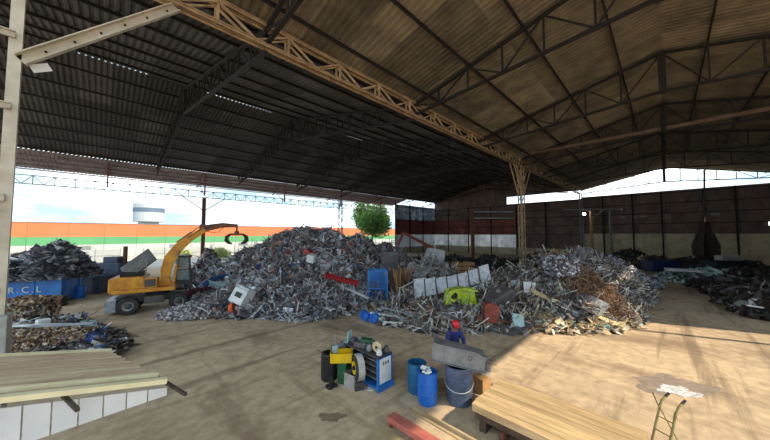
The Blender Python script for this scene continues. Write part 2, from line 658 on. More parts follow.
ta = truss('roof_truss', 'sooty steel lattice truss under the wide bay roof', 'trusses of the wide bay',
           YV, YE, YRL, ZV, ZRL, 12.3, 15.1, 10, M['dark_steel'])
ta.location.x = 4.5
ORD = ['second', 'third', 'fourth', 'fifth', 'sixth', 'seventh', 'eighth']
ta['label'] = 'sooty lattice truss of the wide bay, first from the pale channel column'
for k, x in enumerate((14.3, 24.0, 33.7, 43.2, 52.8, 62.0)):
    c = copy_tree(ta)
    c.location.x = x
    c['label'] = 'sooty lattice truss of the wide bay, %s from the pale channel column' % ORD[k]
tb = truss('roof_truss', 'dark steel lattice truss with thick king post under the narrow bay roof',
           'trusses of the narrow bay', YV, YR, -.2, ZV, ZRR, 12.6, 13.5, 6, M['dark_steel'], .34)
tb.location.x = 4.5
tb['label'] = 'dark lattice truss of the narrow bay, first from the pale channel column'
for k, x in enumerate((14.3, 24.0, 33.7, 43.2, 52.8, 66.3)):
    c = copy_tree(tb)
    c.location.x = x
    c['label'] = 'dark lattice truss of the narrow bay, %s from the pale channel column' % ORD[k] if x < 60 else \
        'dark gable truss seen against the sky above the back wall'


# valley girder ------------------------------------------------------------------
GX0 = -3.0
gd = thing('valley_girder', 'long tan painted lattice girder carried on the lattice columns', 'girder', (0, YV, 0))
for dy in (-.16, .16):
    MB().channel((GX0, dy, 13.35), (XEND, dy, 13.35), .09, .12, .03).build('top_chord', M['girder'], gd)
    MB().channel((GX0, dy, 12.5), (XEND, dy, 12.5), .09, .12, .03).build('bottom_chord', M['girder'], gd)
x = GX0 + .17
k = 0
while x < XEND - 2:
    for dy in ((-.16, .16) if x < 40 else (0,)):
        MB().bar((x, dy, 12.5), (x, dy, 13.35), .08, .08).build('web_post', M['girder'], gd)
        MB().bar((x, dy, 13.3), (x + 1.37, dy, 12.55), .08, .07).build('web_bar', M['girder'], gd)
        MB().bar((x + 1.37, dy, 12.55), (x + 2.75, dy, 13.3), .07, .06).build('web_bar', M['girder'], gd)
    x += 2.75


# columns ------------------------------------------------------------------
def lattice_column(label, x, y, h, m, w=.75, brace=True, foot=0.0):
    c = thing('lattice_column', label, 'column', (x, y, 0))
    for dx in (-w / 2, w / 2):
        for dy in (-.2, .2):
            MB().bar((dx, dy, foot), (dx, dy, h), .1, .1).build('leg', m, c)
    z = foot + .3
    s = 1
    while z < h - .9:
        for dy in (-.2, .2):
            MB().bar((-s * w / 2, dy, z), (s * w / 2, dy, z + .8), .06, .06).build('lacing_bar', m, c)
        z += .8
        s = -s
    if brace:
        for dx in (-1, 1):
            for dy in (-.2, .2):
                MB().bar((dx * w / 2, dy, h - 3.2), (dx * 2.6, dy, h), .1, .1).build('brace', m, c)
            MB().bar((dx * .1, 0, h - 2.2), (dx * 1.3, 0, h), .08, .08).build('brace', m, c)
    return c


lattice_column('tan lattice column with flaring top braces rising out of the mixed scrap', 33.7, YV, 12.43, M['girder'])
lattice_column('dark lattice column carrying a lit lamp near the far wall', XEND - .3, YV, 12.43, M['grey_steel'], .6, False)
lattice_column('lattice column at the open eave behind the tall scrap heap', 33.7, YE, 13.0, M['grey_steel'], .9, False)

nc = thing('column', 'pale channel column with bolted cross rails beside the cream awning', 'column', (-1.78, YV, 0))
MB().channel((0, 0, 2.6), (0, 0, 12.43), .13, .22, .03, (1, 0, 0)).build('leg', M['pale_steel'], nc)
MB().channel((-1.0, 0, 2.6), (-1.0, 0, 12.43), .13, .22, .03, (1, 0, 0), -1).build('leg', M['pale_steel'], nc)
for z in (3.3, 5.6, 7.9, 9.75, 11.4):
    MB().channel((-1.0, -.06, z), (0, -.06, z), .08, .17, .025).build('cross_rail', M['pale_steel'], nc)
MB().b(-1.3, .2, -.3, .3, 0, 2.72).build('plinth', M['pale_concrete'], nc, bevel=.02)
br = MB().channel((.1, 0, 9.15), (3.25, 0, 12.42), .16, .28, .03).build('brace', M['pale_steel'], nc)
for i in range(6):
    MB().lathe([(.03, -.02), (.03, .02)], 8, (.5 + i * .5, -.03, 9.56 + i * .52), 'y').build('bolt', M['dark_steel'], br)
MB().box((.42, .06, 9.12), (.36, .03, .2), Matrix.Rotation(R(-30), 3, 'Y')).build('small_plate', M['white_paint'], nc)  # small white plate just below the foot of the brace

ep = thing('eave_post', 'rusty brown post with splayed braces standing behind the excavator boom', 'post', (9.9, YE, 0))
MB().bar((0, 0, 0), (0, 0, 9.82), .42, .42).build('shaft', M['rusty'], ep)
for d in (-1, 1):
    MB().bar((0, 0, 8.0), (d * 2.6, 0, 9.9), .1, .1).build('brace', M['grey_steel'], ep)

EX0 = -10
eb = thing('eave_lattice_beam', 'thin grey lattice beam spanning the open side below the eave', 'beam', (0, YE, 0))
MB().bar((EX0, 0, 10.8), (50, 0, 10.8), .09, .09).build('top_chord', M['grey_steel'], eb)
MB().bar((EX0, 0, 9.9), (50, 0, 9.9), .09, .09).build('bottom_chord', M['grey_steel'], eb)
x = EX0
while x < 49:
    MB().bar((x, 0, 9.9), (x, 0, 10.8), .07, .07).build('web_bar', M['grey_steel'], eb)
    MB().bar((x, 0, 10.8), (x + .75, 0, 9.9), .06, .06).build('web_bar', M['grey_steel'], eb)
    MB().bar((x + .75, 0, 9.9), (x + 1.5, 0, 10.8), .06, .06).build('web_bar', M['grey_steel'], eb)
    x += 1.5

tag(MB().bar((33.7, YR, 13.75), (33.7, YV - .3, 13.75), .3, .3).build('tie_beam', mat('tie_paint', (122, 98, 78), (92, 72, 58), .7, 0, 2)),
    'brown steel tie beam crossing the narrow bay from the tan column', 'beam')
tag(MB().bar((33.9, YV + .3, 13.6), (33.9, YE, 13.6), .3, .3).build('tie_beam', M['dark_steel']),
    'dark steel tie beam crossing the wide bay under the trusses', 'beam')


# end walls ------------------------------------------------------------------
def wall_sheets(parent, along, a0, a1, fixed, z0, z1, m, w=1.5, face=-1):
    n = max(1, round(abs(a1 - a0) / w))
    ww = abs(a1 - a0) / n
    me = corrugated(ww + .04, z1 - z0 + .03, .3, .045, m, 'wall_sheet')
    lo = min(a0, a1)
    for i in range(n):
        o = link('wall_sheet', me, parent)
        a = lo + i * ww
        if along == 'y':
            xv = Vector((0, 1, 0))
            p = Vector((fixed, a, z0))
        else:
            xv = Vector((1, 0, 0))
            p = Vector((a, fixed, z0))
        yv = Vector((0, 0, 1))
        zv = xv.cross(yv)
        o.matrix_basis = Matrix.Translation(p + zv * rng.uniform(-.02, .02)) @ Matrix((xv, yv, zv)).transposed().to_4x4()


ZW = 11.95
wb = empty_struct('wall_back')
wall_sheets(wb, 'y', YR, YV, XEND + .2, 8.2, ZW, M['wall_dark'])
wall_sheets(wb, 'y', YR, YV, XEND + .2, 4.75, 8.2, M['wall_dark'])
for i in range(8):
    for z0, z1 in ((0, 2.4), (2.4, 4.75)):
        y0 = YR + (YV - YR) * i / 8
        MB().b(XEND + .1, XEND + .3, y0 + .02, y0 + (YV - YR) / 8 - .02, z0 + .02, z1 - .02).build(
            'concrete_panel', M['concrete'], wb)
MB().b(XEND + .28, XEND + .4, YR, YV, 0, 4.9).build('backing_wall', M['concrete'], wb)
for y in (-10.8, -7.6, -4.4, .3, 4.0, 8.2):
    MB().bar((XEND, y, 0), (XEND, y, ZW), .22, .22).build('pilaster', M['dark_steel'], wb)
for z in (6.5, 8.2, 9.9, 11.6):
    MB().bar((XEND + .04, YR, z), (XEND + .04, YV, z), .08, .12).build('girt', M['dark_steel'], wb)
for y in (2.2, 3.4, -6.0, 5.0):
    MB().b(XEND - .02, XEND + .02, y, y + .9, 7.6, 7.95).build('vent_panel', M['grey_steel'], wb)

we = empty_struct('wall_end')
wall_sheets(we, 'y', YV, YE, XEND + .2, 8.2, ZW - .3, M['wall_dark'])
wall_sheets(we, 'y', YV, 24, XEND + .2, 4.6, 8.2, M['wall_dark'])
wall_sheets(we, 'y', 24, YE, XEND + .2, 4.6, 8.2, M['wall_rust'])
wall_sheets(we, 'y', 24, YE, XEND + .2, 1.6, 4.6, M['wall_white'])
wall_sheets(we, 'y', YV, 24, XEND + .2, 1.6, 4.6, M['wall_dark'])
MB().b(XEND + .1, XEND + .35, YV, YE, 0, 1.6).build('base_wall', M['concrete'], we)
for i in range(12):   # dark sheeting that closes the upper gable of the wide bay
    y0 = YV + (YE - YV) * i / 12
    y1 = YV + (YE - YV) * (i + 1) / 12
    zt = lambda y: ZV + (ZRL - ZV) * (1 - abs(y - YRL) / (YE - YRL))
    zb = 13.35 if y0 < 24 else ZW - .3
    MB().add([(XEND + .1, y0, min(zb, zt(y0))), (XEND + .1, y1, min(zb, zt(y1))), (XEND + .1, y1, zt(y1) + .05), (XEND + .1, y0, zt(y0) + .05),
              (XEND + .15, y0, min(zb, zt(y0))), (XEND + .15, y1, min(zb, zt(y1))), (XEND + .15, y1, zt(y1) + .05), (XEND + .15, y0, zt(y0) + .05)],
             [(0, 1, 2, 3), (7, 6, 5, 4), (0, 4, 5, 1), (3, 2, 6, 7), (0, 3, 7, 4), (1, 5, 6, 2)]).build(
        'gable_sheet', M['wall_dark'], we)
for z in (4.6, 6.4, 8.2, 9.8, 11.35):
    MB().bar((XEND + .04, YV, z), (XEND + .04, YE, z), .08, .12).build('girt', M['dark_steel'], we)
for y in (18, 24, 30, 36, 42):
    MB().bar((XEND, y, 0), (XEND, y, ZW - .3), .2, .2).build('pilaster', M['dark_steel'], we)

wl_ = empty_struct('wall_left')
wall_sheets(wl_, 'x', 50, XEND + .3, YE + .1, 8.3, 12.0, M['wall_blue'], 1.3)
wall_sheets(wl_, 'x', 50, XEND + .3, YE + .1, 4.6, 8.3, M['wall_rust'], 1.3)
wall_sheets(wl_, 'x', 50, XEND + .3, YE + .1, 1.5, 4.6, M['wall_white'], 1.3)
MB().b(50, XEND, YE, YE + .3, 0, 1.5).build('base_wall', M['concrete'], wl_)
for z in (4.6, 8.3, 11.5):
    MB().bar((50, YE - .05, z), (XEND, YE - .05, z), .08, .12).build('girt', M['dark_steel'], wl_)
for x in (50, 55.5, 61):
    MB().bar((x, YE - .1, 0), (x, YE - .1, 12.4), .2, .2).build('pilaster', M['dark_steel'], wl_)
wr = empty_struct('wall_right')
wall_sheets(wr, 'x', 25.3, XEND, YR - .1, 4.7, 13, M['wall_dark'], 2.0)
MB().b(25.3, XEND, YR - .25, YR - .05, 0, 4.7).build('base_wall', M['concrete'], wr)
for x in (23.4, 25.4, 34, 42, 50, 58):
    MB().bar((x, YR, 0), (x, YR, 13), .2, .2).build('pilaster', M['dark_steel'], wr)
# ------------------------------------------------------------------ SCRAP
nrg = np.random.default_rng(11)


def rot_mats(n, tilt=None):
    """random rotations; tilt limits how far the local z leans from up"""
    if tilt is None:
        q = nrg.normal(size=(n, 4))
        q /= np.linalg.norm(q, axis=1)[:, None]
        w, x, y, z = q.T
        return np.stack([np.stack([1 - 2 * (y * y + z * z), 2 * (x * y - z * w), 2 * (x * z + y * w)], 1),
                         np.stack([2 * (x * y + z * w), 1 - 2 * (x * x + z * z), 2 * (y * z - x * w)], 1),
                         np.stack([2 * (x * z - y * w), 2 * (y * z + x * w), 1 - 2 * (x * x + y * y)], 1)], 1)
    a = nrg.uniform(0, 2 * np.pi, n)
    t = np.clip(nrg.normal(0, tilt, n), -1.5, 1.5)
    b = nrg.uniform(0, 2 * np.pi, n)
    out = np.zeros((n, 3, 3))
    for i in range(n):
        out[i] = np.array(Matrix.Rotation(b[i], 3, 'Z') @ Matrix.Rotation(t[i], 3, 'X') @ Matrix.Rotation(a[i], 3, 'Z'))
    return out


def g_sheets(n, size, aspect=(.25, 1.0), crumple=.16, g=3):
    u = np.linspace(-.5, .5, g)
    base = np.stack([np.repeat(u, g), np.tile(u, g), np.zeros(g * g)], 1)
    S = nrg.uniform(size[0], size[1], n)
    A = nrg.uniform(aspect[0], aspect[1], n)
    v = np.repeat(base[None], n, 0)
    v[:, :, 0] *= S[:, None]
    v[:, :, 1] *= (S * A)[:, None]
    curl = nrg.normal(0, .7, n)
    v[:, :, 2] += curl[:, None] * (base[None, :, 0] ** 2) * S[:, None]
    v += nrg.normal(0, 1, v.shape) * (crumple * S * np.minimum(A, .6))[:, None, None] * .6
    f = [(j * g + i, j * g + i + 1, (j + 1) * g + i + 1, (j + 1) * g + i) for j in range(g - 1) for i in range(g - 1)]
    return v, np.array(f)


def g_boxes(n, size, aspect=(.15, .8)):
    base = np.array([(i, j, k) for k in (-.5, .5) for j in (-.5, .5) for i in (-.5, .5)])
    S = nrg.uniform(size[0], size[1], n)
    v = np.repeat(base[None], n, 0)
    v[:, :, 0] *= S[:, None]
    v[:, :, 1] *= (S * nrg.uniform(*aspect, n))[:, None]
    v[:, :, 2] *= (S * nrg.uniform(*aspect, n))[:, None]
    v += nrg.normal(0, 1, v.shape) * (S * .05)[:, None, None]
    f = [(0, 2, 3, 1), (4, 5, 7, 6), (0, 1, 5, 4), (2, 6, 7, 3), (0, 4, 6, 2), (1, 3, 7, 5)]
    return v, np.array(f)


def g_wires(n, length, rad, bend=1.2, seg=5, sides=4):
    L = nrg.uniform(length[0], length[1], n)
    Rr = nrg.uniform(rad[0], rad[1], n)
    ths = nrg.normal(0, bend, n)
    tw = nrg.normal(0, bend * .5, n)
    pts = np.zeros((n, seg + 1, 3))
    for i in range(1, seg + 1):
        a = ths * (i - .5) / seg
        b = tw * (i - .5) / seg
        pts[:, i] = pts[:, i - 1] + np.stack([np.cos(a) * np.cos(b), np.sin(a) * np.cos(b), np.sin(b)], 1) * (L / seg)[:, None]
    pts -= pts.mean(1)[:, None]
    ring = np.array([(0, math.cos(2 * math.pi * k / sides), math.sin(2 * math.pi * k / sides)) for k in range(sides)])
    v = (pts[:, :, None, :] + ring[None, None] * Rr[:, None, None, None]).reshape(n, -1, 3)
    f = [(i * sides + k, i * sides + (k + 1) % sides, (i + 1) * sides + (k + 1) % sides, (i + 1) * sides + k)
         for i in range(seg) for k in range(sides)]
    return v, np.array(f)


def place(vf, pos, rots):
    v, f = vf
    n = len(pos)
    v = np.einsum('nij,nkj->nki', rots, v) + pos[:, None, :]
    k = v.shape[1]
    ff = (f[None] + (np.arange(n) * k)[:, None, None]).reshape(-1, f.shape[1])
    return v.reshape(-1, 3), ff


def fast_mesh(name, chunks, mats_):
    """chunks: list of (verts, quads, material index)"""
    vs = np.concatenate([c[0] for c in chunks])
    off, fs, mi = 0, [], []
    for v, f, i in chunks:
        fs.append(f + off)
        mi.append(np.full(len(f), i))
        off += len(v)
    fs = np.concatenate(fs)
    mi = np.concatenate(mi).astype(np.int32)
    me = bpy.data.meshes.new(name)
    me.vertices.add(len(vs))
    me.vertices.foreach_set('co', vs.astype(np.float32).ravel())
    me.loops.add(fs.size)
    me.loops.foreach_set('vertex_index', fs.astype(np.int32).ravel())
    me.polygons.add(len(fs))
    me.polygons.foreach_set('loop_start', (np.arange(len(fs)) * 4).astype(np.int32))
    me.polygons.foreach_set('loop_total', np.full(len(fs), 4, np.int32))
    for m in mats_:
        me.materials.append(m)
    me.polygons.foreach_set('material_index', mi)
    me.update(calc_edges=True)
    me.validate()
    return me


class Heap:
    """a mound made of cones; piece positions are drawn from its surface"""

    def __init__(self, cones):
        # cones: (distance, px, height, radius)
        self.c = []
        for s, px, h, r in cones:
            p = PX(px, s)
            self.c.append((p.x, p.y, h, r))
        a = np.array(self.c)
        self.lo = (a[:, :2] - a[:, 3:4]).min(0)
        self.hi = (a[:, :2] + a[:, 3:4]).max(0)

    def h(self, x, y):
        z = np.zeros_like(x)
        for cx, cy, h, r in self.c:
            d = np.hypot(x - cx, y - cy) / r
            z = np.maximum(z, h * np.clip(1 - d ** 1.25, 0, None))
        return z

    def sample(self, n, edge=.02):
        xs, ys = [], []
        tot = 0
        while tot < n:
            x = nrg.uniform(self.lo[0], self.hi[0], n)
            y = nrg.uniform(self.lo[1], self.hi[1], n)
            k = self.h(x, y) > edge
            xs.append(x[k])
            ys.append(y[k])
            tot += k.sum()
        x = np.concatenate(xs)[:n]
        y = np.concatenate(ys)[:n]
        return np.stack([x, y, self.h(x, y)], 1)

    def mound(self, step=.35):
        nx_ = int((self.hi[0] - self.lo[0]) / step) + 2
        ny_ = int((self.hi[1] - self.lo[1]) / step) + 2
        X, Y = np.meshgrid(self.lo[0] + np.arange(nx_) * step, self.lo[1] + np.arange(ny_) * step)
        H = self.h(X.ravel(), Y.ravel())
        Z = np.where(H > 0, np.maximum(H - .12 + nrg.normal(0, .06, H.shape), .01), -.05)
        v = np.stack([X.ravel(), Y.ravel(), Z], 1)
        hh = H.reshape(ny_, nx_)
        f = [(j * nx_ + i, j * nx_ + i + 1, (j + 1) * nx_ + i + 1, (j + 1) * nx_ + i)
             for j in range(ny_ - 1) for i in range(nx_ - 1)
             if min(hh[j, i], hh[j, i + 1], hh[j + 1, i], hh[j + 1, i + 1]) > 0]
        return v, np.array(f)


GREYS = [((108, 102, 104), 3), ((138, 132, 134), 3), ((158, 156, 162), 3), ((188, 190, 196), 2.6), ((216, 220, 226), 2),
         ((240, 242, 244), 1.2), ((132, 106, 94), 1.6), ((176, 140, 118), 1.4), ((50, 84, 150), .35), ((166, 56, 52), .3),
         ((64, 60, 64), 2.0), ((126, 140, 154), .8)]
P_grey = palette_mat('scrap_greys', GREYS, .5, .12)
P_white = palette_mat('scrap_pale', [((232, 230, 222), 3), ((206, 200, 190), 3), ((172, 168, 162), 2), ((130, 122, 116), 2),
                                     ((226, 206, 170), 1.2), ((90, 80, 74), 1.5), ((150, 186, 198), .5), ((170, 130, 92), .8)], .6, .1)
P_brown = palette_mat('scrap_browns', [((172, 136, 106), 3), ((142, 110, 88), 3), ((110, 86, 72), 2.5), ((206, 178, 144), 2),
                                       ((60, 50, 46), 2), ((150, 90, 64), 1), ((190, 180, 168), .8)], .75, .1)
P_silver = palette_mat('scrap_silver', [((196, 200, 212), 3), ((150, 154, 168), 3), ((110, 112, 126), 3), ((226, 230, 238), 1.5),
                                        ((96, 98, 110), 2), ((160, 140, 130), .7)], .45, .2)
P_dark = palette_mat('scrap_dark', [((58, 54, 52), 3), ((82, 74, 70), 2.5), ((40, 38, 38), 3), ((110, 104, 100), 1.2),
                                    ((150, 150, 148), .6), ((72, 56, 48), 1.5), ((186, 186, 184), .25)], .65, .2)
P_bale = palette_mat('bale_mix', [((186, 158, 122), 3), ((158, 130, 102), 3), ((124, 100, 82), 2.5), ((212, 194, 170), 1.8),
                                  ((70, 58, 52), 2), ((196, 192, 186), .8), ((150, 120, 130), .5), ((90, 110, 130), .4)], .7, .15)
P_mix = palette_mat('ground_mix', [((84, 76, 74), 3), ((120, 110, 104), 3), ((170, 166, 162), 2), ((224, 224, 224), 1.6), ((60, 54, 54), 2.5), ((70, 96, 140), .7)], .6, .1)
P_mid = palette_mat('scrap_mid', [((96, 90, 88), 3), ((126, 118, 114), 3), ((72, 66, 66), 2.5), ((160, 154, 150), 2), ((196, 194, 192), 1), ((124, 100, 86), 1.5)], .6, .1)
MOUND = mat('heap_core', (64, 58, 54), (44, 40, 38), .9, .1, 3)
MOUND_B = mat('heap_core_brown', (104, 84, 68), (74, 60, 50), .9, 0, 3)


def heap_stuff(name, label, cat, heap, pal, core, sheets=0, boxes=0, wires=0, ssize=(.25, .8), wl=(.5, 1.6), wr_=(.012, .035),
               bsize=(.15, .5), bend=1.2, extra=None, tilt=None, step=.35):
    ch = []
    v, f = heap.mound(step)
    ch.append((v, f, 0))
    mats_ = [core, pal]
    for n, gen in ((sheets, lambda n: g_sheets(n, ssize)), (boxes, lambda n: g_boxes(n, bsize)),
                   (wires, lambda n: g_wires(n, wl, wr_, bend))):
        if n:
            p = heap.sample(n)
            p[:, 2] += nrg.uniform(-.06, .16, n)
            p[:, 2] = np.maximum(p[:, 2], .06)
            ch.append((*place(gen(n), p, rot_mats(n, tilt)), 1))
    if extra:
        for vf, pos, pm in extra:
            mats_.append(pm)
            ch.append((*place(vf, pos, rot_mats(len(pos))), len(mats_) - 1))
    me = fast_mesh(name, ch, mats_)
    # keep every piece above the ground
    n = len(me.vertices)
    co = np.zeros(n * 3, np.float32)
    me.vertices.foreach_get('co', co)
    co = co.reshape(-1, 3)
    co[:, 2] = np.where((co[:, 2] < .005) & (co[:, 2] > -.045), .005 + .02 * nrg.random(n), np.maximum(co[:, 2], -.05))
    co[:, 2] = np.where(co[:, 2] < 0, .004, co[:, 2])
    me.vertices.foreach_set('co', co.ravel())
    me.update()
    return tag(link(name, me), label, cat, kind='stuff')


def heap_slope(heap, x, y):
    e = .3
    A = np.array
    hx = (heap.h(A([x + e]), A([y]))[0] - heap.h(A([x - e]), A([y]))[0]) / (2 * e)
    hy = (heap.h(A([x]), A([y + e]))[0] - heap.h(A([x]), A([y - e]))[0]) / (2 * e)
    return Vector((-hx, -hy, 1)).normalized()


def rest(o, heap, x, y, lift=.05, spin=None, lean=.35, r=rng):
    nz = heap_slope(heap, x, y)
    z = float(heap.h(np.array([x]), np.array([y]))[0])
    nz = (nz + Vector((r.uniform(-lean, lean), r.uniform(-lean, lean), 0))).normalized()
    q = nz.to_track_quat('Z', 'Y').to_matrix().to_4x4()
    o.matrix_basis = Matrix.Translation((x, y, max(z, .03) + lift)) @ q @ Matrix.Rotation(r.uniform(0, 6.28) if spin is None else spin, 4, 'Z')


def sheet_mesh(name, m, size, aspect=(.4, .8), crumple=.12, thick=.015, g=5):
    v, f = g_sheets(1, (size, size), aspect, crumple * .55, g)
    v = v[0]
    top = [tuple(p) for p in v]
    bot = [(p[0], p[1], p[2] - thick) for p in v]
    k = len(top)
    fs = [tuple(q) for q in f] + [tuple(i + k for i in reversed(q)) for q in f]
    rim = [i for i in range(g)] + [g - 1 + g * j for j in range(1, g)] + [g * (g - 1) + i for i in range(g - 2, -1, -1)] + \
          [g * j for j in range(g - 2, 0, -1)]
    for a, b in zip(rim, rim[1:] + rim[:1]):
        fs.append((a, a + k, b + k, b))
    return MB().add(top + bot, fs).mesh(name, m)


def pipe_mesh(name, m, L, r, bend):
    pts = [Vector((L * (t - .5), bend * math.sin(t * 2.2) * L * .2, bend * .12 * L * math.cos(t * 3))) for t in np.linspace(0, 1, 6)]
    return MB().tube(pts, r, 8).mesh(name, m)


def angle_mesh(name, m, L, w):
    return MB().b(-L / 2, L / 2, -w / 2, w / 2, 0, .012).b(-L / 2, L / 2, -w / 2, -w / 2 + .012, .012, w).mesh(name, m)


def front_points(heap, n, seed, avoid=None):
    """points on the side of the heap that faces the yard"""
    pts = []
    guard = 0
    while len(pts) < n and guard < 200:
        guard += 1
        p = heap.sample(60, .15)
        for x, y, z in p:
            nz = heap_slope(heap, x, y)
            to = Vector((-x, -y, CAM_H - z)).normalized()
            if avoid is not None and float(avoid.h(np.array([x]), np.array([y]))[0]) > .2:
                continue
            if nz.dot(to) > .1:
                pts.append((x, y, z))
    return pts[:n]


def on(heap, px, py, lift=.1):
    """where the line of sight through px, py first meets the heap"""
    d = ray(px, py)
    t = 8.0
    while t < 60:
        p = Vector((0, 0, CAM_H)) + d * t
        if p.z <= float(heap.h(np.array([p.x]), np.array([p.y]))[0]) or p.z <= 0:
            break
        t += .05
    return p - d * lift


def scatter(heap, where, specs, avoid=None):
    """specs: (name, label, category, meshes, count, lean)"""
    for name, label, cat, meshes, n, lean in specs:
        for i, (x, y, z) in enumerate(front_points(heap, n, 1, avoid)):
            o = link(name, meshes[i % len(meshes)])
            rest(o, heap, x, y, rng.uniform(.05, .2), None, lean)
            tag(o, label, cat, name.replace('_', ' ') + 's on the ' + where)


# the tall heap -------------------------------------------------------------
H1 = Heap([(22.8, 304, 5.1, 6.6), (22.4, 284, 4.7, 5.6), (23, 326, 5.0, 6.2), (22, 250, 3.5, 3.9), (22.5, 208, 3.4, 1.7),
           (21, 232, 2.5, 3.2), (27, 358, 4.5, 5), (18.6, 262, 1.5, 3.0), (18.2, 236, 1.3, 2.4), (18.6, 312, 1.5, 3.4), (28, 385, 3.7, 4.4),
           (22, 196, 2.0, 1.8), (21, 215, 1.8, 2.2)])
heap_stuff('scrap_heap', 'tall heap of tangled grey scrap metal beside the excavator', 'scrap heap', H1, P_grey, MOUND,
           sheets=13000, boxes=3600, wires=7000, ssize=(.12, .6), wl=(.5, 1.7), wr_=(.012, .035), bsize=(.1, .35), bend=.9)
sh_grey = [sheet_mesh('bent_sheet', M['grey_sheet'], s) for s in (.7, .9, 1.2, 1.0)]
sh_silver = [sheet_mesh('bent_sheet', M['silver'], s) for s in (.6, .8, 1.0)]
sh_dark = [sheet_mesh('bent_sheet', M['dark_sheet'], s) for s in (.8, 1.0, 1.2)]
sh_white = [sheet_mesh('bent_sheet', M['white_sheet'], s) for s in (.5, .7, .9)]
sh_brown = [sheet_mesh('bent_sheet', M['brown_sheet'], s) for s in (.7, .9)]
pi_grey = [pipe_mesh('scrap_pipe', M['grey_steel'], L, r, b) for L, r, b in ((2.0, .035, .3), (1.5, .045, -.4), (2.4, .03, .6), (1.3, .05, 0))]
pi_white = [pipe_mesh('scrap_pipe', M['white_paint'], L, r, b) for L, r, b in ((1.8, .03, .2), (1.3, .035, 0), (2.3, .028, .4))]
an_grey = [angle_mesh('angle_bar', M['galv'], L, w) for L, w in ((1.8, .07), (1.4, .09), (2.2, .06))]
an_rust = [angle_mesh('angle_bar', M['rusty'], L, w) for L, w in ((1.8, .08), (2.3, .07))]
scatter(H1, 'tall heap', [
    ('bent_sheet', 'bent grey sheet metal on the tall heap beside the excavator', 'sheet metal', sh_grey, 60, .5),
    ('crumpled_sheet', 'crumpled dark sheet metal on the tall heap beside the excavator', 'sheet metal', sh_dark, 40, .5),
    ('bright_sheet', 'bright silvery sheet metal on the tall heap beside the excavator', 'sheet metal', sh_silver, 44, .5),
    ('scrap_pipe', 'grey scrap pipe lying on the tall heap beside the excavator', 'pipe', pi_grey, 40, .3),
    ('angle_bar', 'galvanised angle bar lying on the tall heap beside the excavator', 'bar', an_grey, 40, .3),
    ('pale_sheet', 'white painted sheet on the tall heap beside the excavator', 'sheet metal', sh_white, 20, .5)])

# mixed heap under the tan column ------------------------------------------------
H2 = Heap([(19, 552, 3.2, 4.0), (21, 580, 3.3, 3.8), (18.8, 518, 2.2, 3.8), (18.3, 478, 1.8, 4.0), (20.5, 432, 2.9, 3.1), (17.4, 414, 1.0, 2.0),
           (16.8, 600, 1.2, 2.0), (16.2, 560, 1.4, 2.4), (22, 600, 2.6, 3.2), (16, 435, .8, 2.6), (15.6, 500, .9, 2.2),
           (15.6, 394, .3, 1.3), (16, 465, .9, 2.4)])
H2b = Heap([(17.2, 577, 2.7, 2.6), (18.2, 558, 3.4, 2.2), (16.6, 594, 2.0, 1.9)])
heap_stuff('scrap_heap', 'broad heap of mixed pale scrap spreading around the tan lattice column', 'scrap heap', H2, P_white, MOUND,
           sheets=2600, boxes=1500, wires=2600, ssize=(.15, .6), wl=(.6, 2.2), wr_=(.012, .03), bsize=(.1, .35), bend=.7,
           extra=[(g_sheets(2600, (.2, .7)), H2.sample(2600), P_grey), (g_sheets(4500, (.2, .7)), H2.sample(4500), P_mid),
                  (g_wires(3500, (.6, 2.0), (.01, .025), .8), H2.sample(3500), P_mid), (g_sheets(1500, (.15, .5)), H2.sample(1500), P_brown)])
big_grey = [sheet_mesh('big_sheet', M['grey_sheet'], s, (.4, .8), .09) for s in (1.5, 1.9, 1.3)]
big_dark = [sheet_mesh('big_sheet', M['dark_sheet'], s, (.4, .8), .09) for s in (1.4, 1.7, 1.2)]
big_silver = [sheet_mesh('big_sheet', M['silver'], s, (.4, .7), .08) for s in (1.2, 1.6)]
lp_white = [pipe_mesh('long_pipe', M['white_paint'], L, r, b) for L, r, b in ((2.6, .035, .1), (3.2, .03, .15), (2.2, .045, 0))]
lp_grey = [pipe_mesh('long_pipe', M['galv'], L, r, b) for L, r, b in ((2.8, .04, .1), (2.2, .05, .2), (3.4, .035, 0))]
scatter(H2, 'mixed heap', [
    ('bent_sheet', 'large bent grey sheet metal on the mixed heap by the tan column', 'sheet metal', big_grey, 22, .3),
    ('crumpled_sheet', 'large crumpled dark sheet metal on the mixed heap by the tan column', 'sheet metal', big_dark, 26, .3),
    ('bright_sheet', 'large silvery sheet metal on the mixed heap by the tan column', 'sheet metal', big_silver, 14, .3),
    ('pale_sheet', 'white painted sheet on the mixed heap by the tan column', 'sheet metal', sh_white, 26, .4),
    ('rusty_sheet', 'brown rusty sheet metal on the mixed heap by the tan column', 'sheet metal', sh_brown, 22, .4),
    ('white_pipe', 'long white pipe lying on the mixed heap by the tan column', 'pipe', lp_white, 34, .12),
    ('scrap_pipe', 'long grey pipe on the mixed heap by the tan column', 'pipe', lp_grey, 34, .12),
    ('angle_bar', 'rusty angle bar on the mixed heap by the tan column', 'bar', an_rust, 26, .15)], H2b)
H8 = Heap([(33, 400, 2.0, 4), (36, 425, 1.8, 4), (38, 455, 1.6, 4.5), (36, 490, 1.7, 4), (34, 520, 1.5, 4), (40, 545, 2.0, 5), (30, 415, 1.4, 3), (30, 470, 1.0, 3.5), (28, 505, 1.2, 3)])
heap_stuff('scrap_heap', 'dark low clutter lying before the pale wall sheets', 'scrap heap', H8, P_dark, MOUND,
           sheets=3200, boxes=1800, wires=1200, ssize=(.3, 1.0), bsize=(.2, .8))

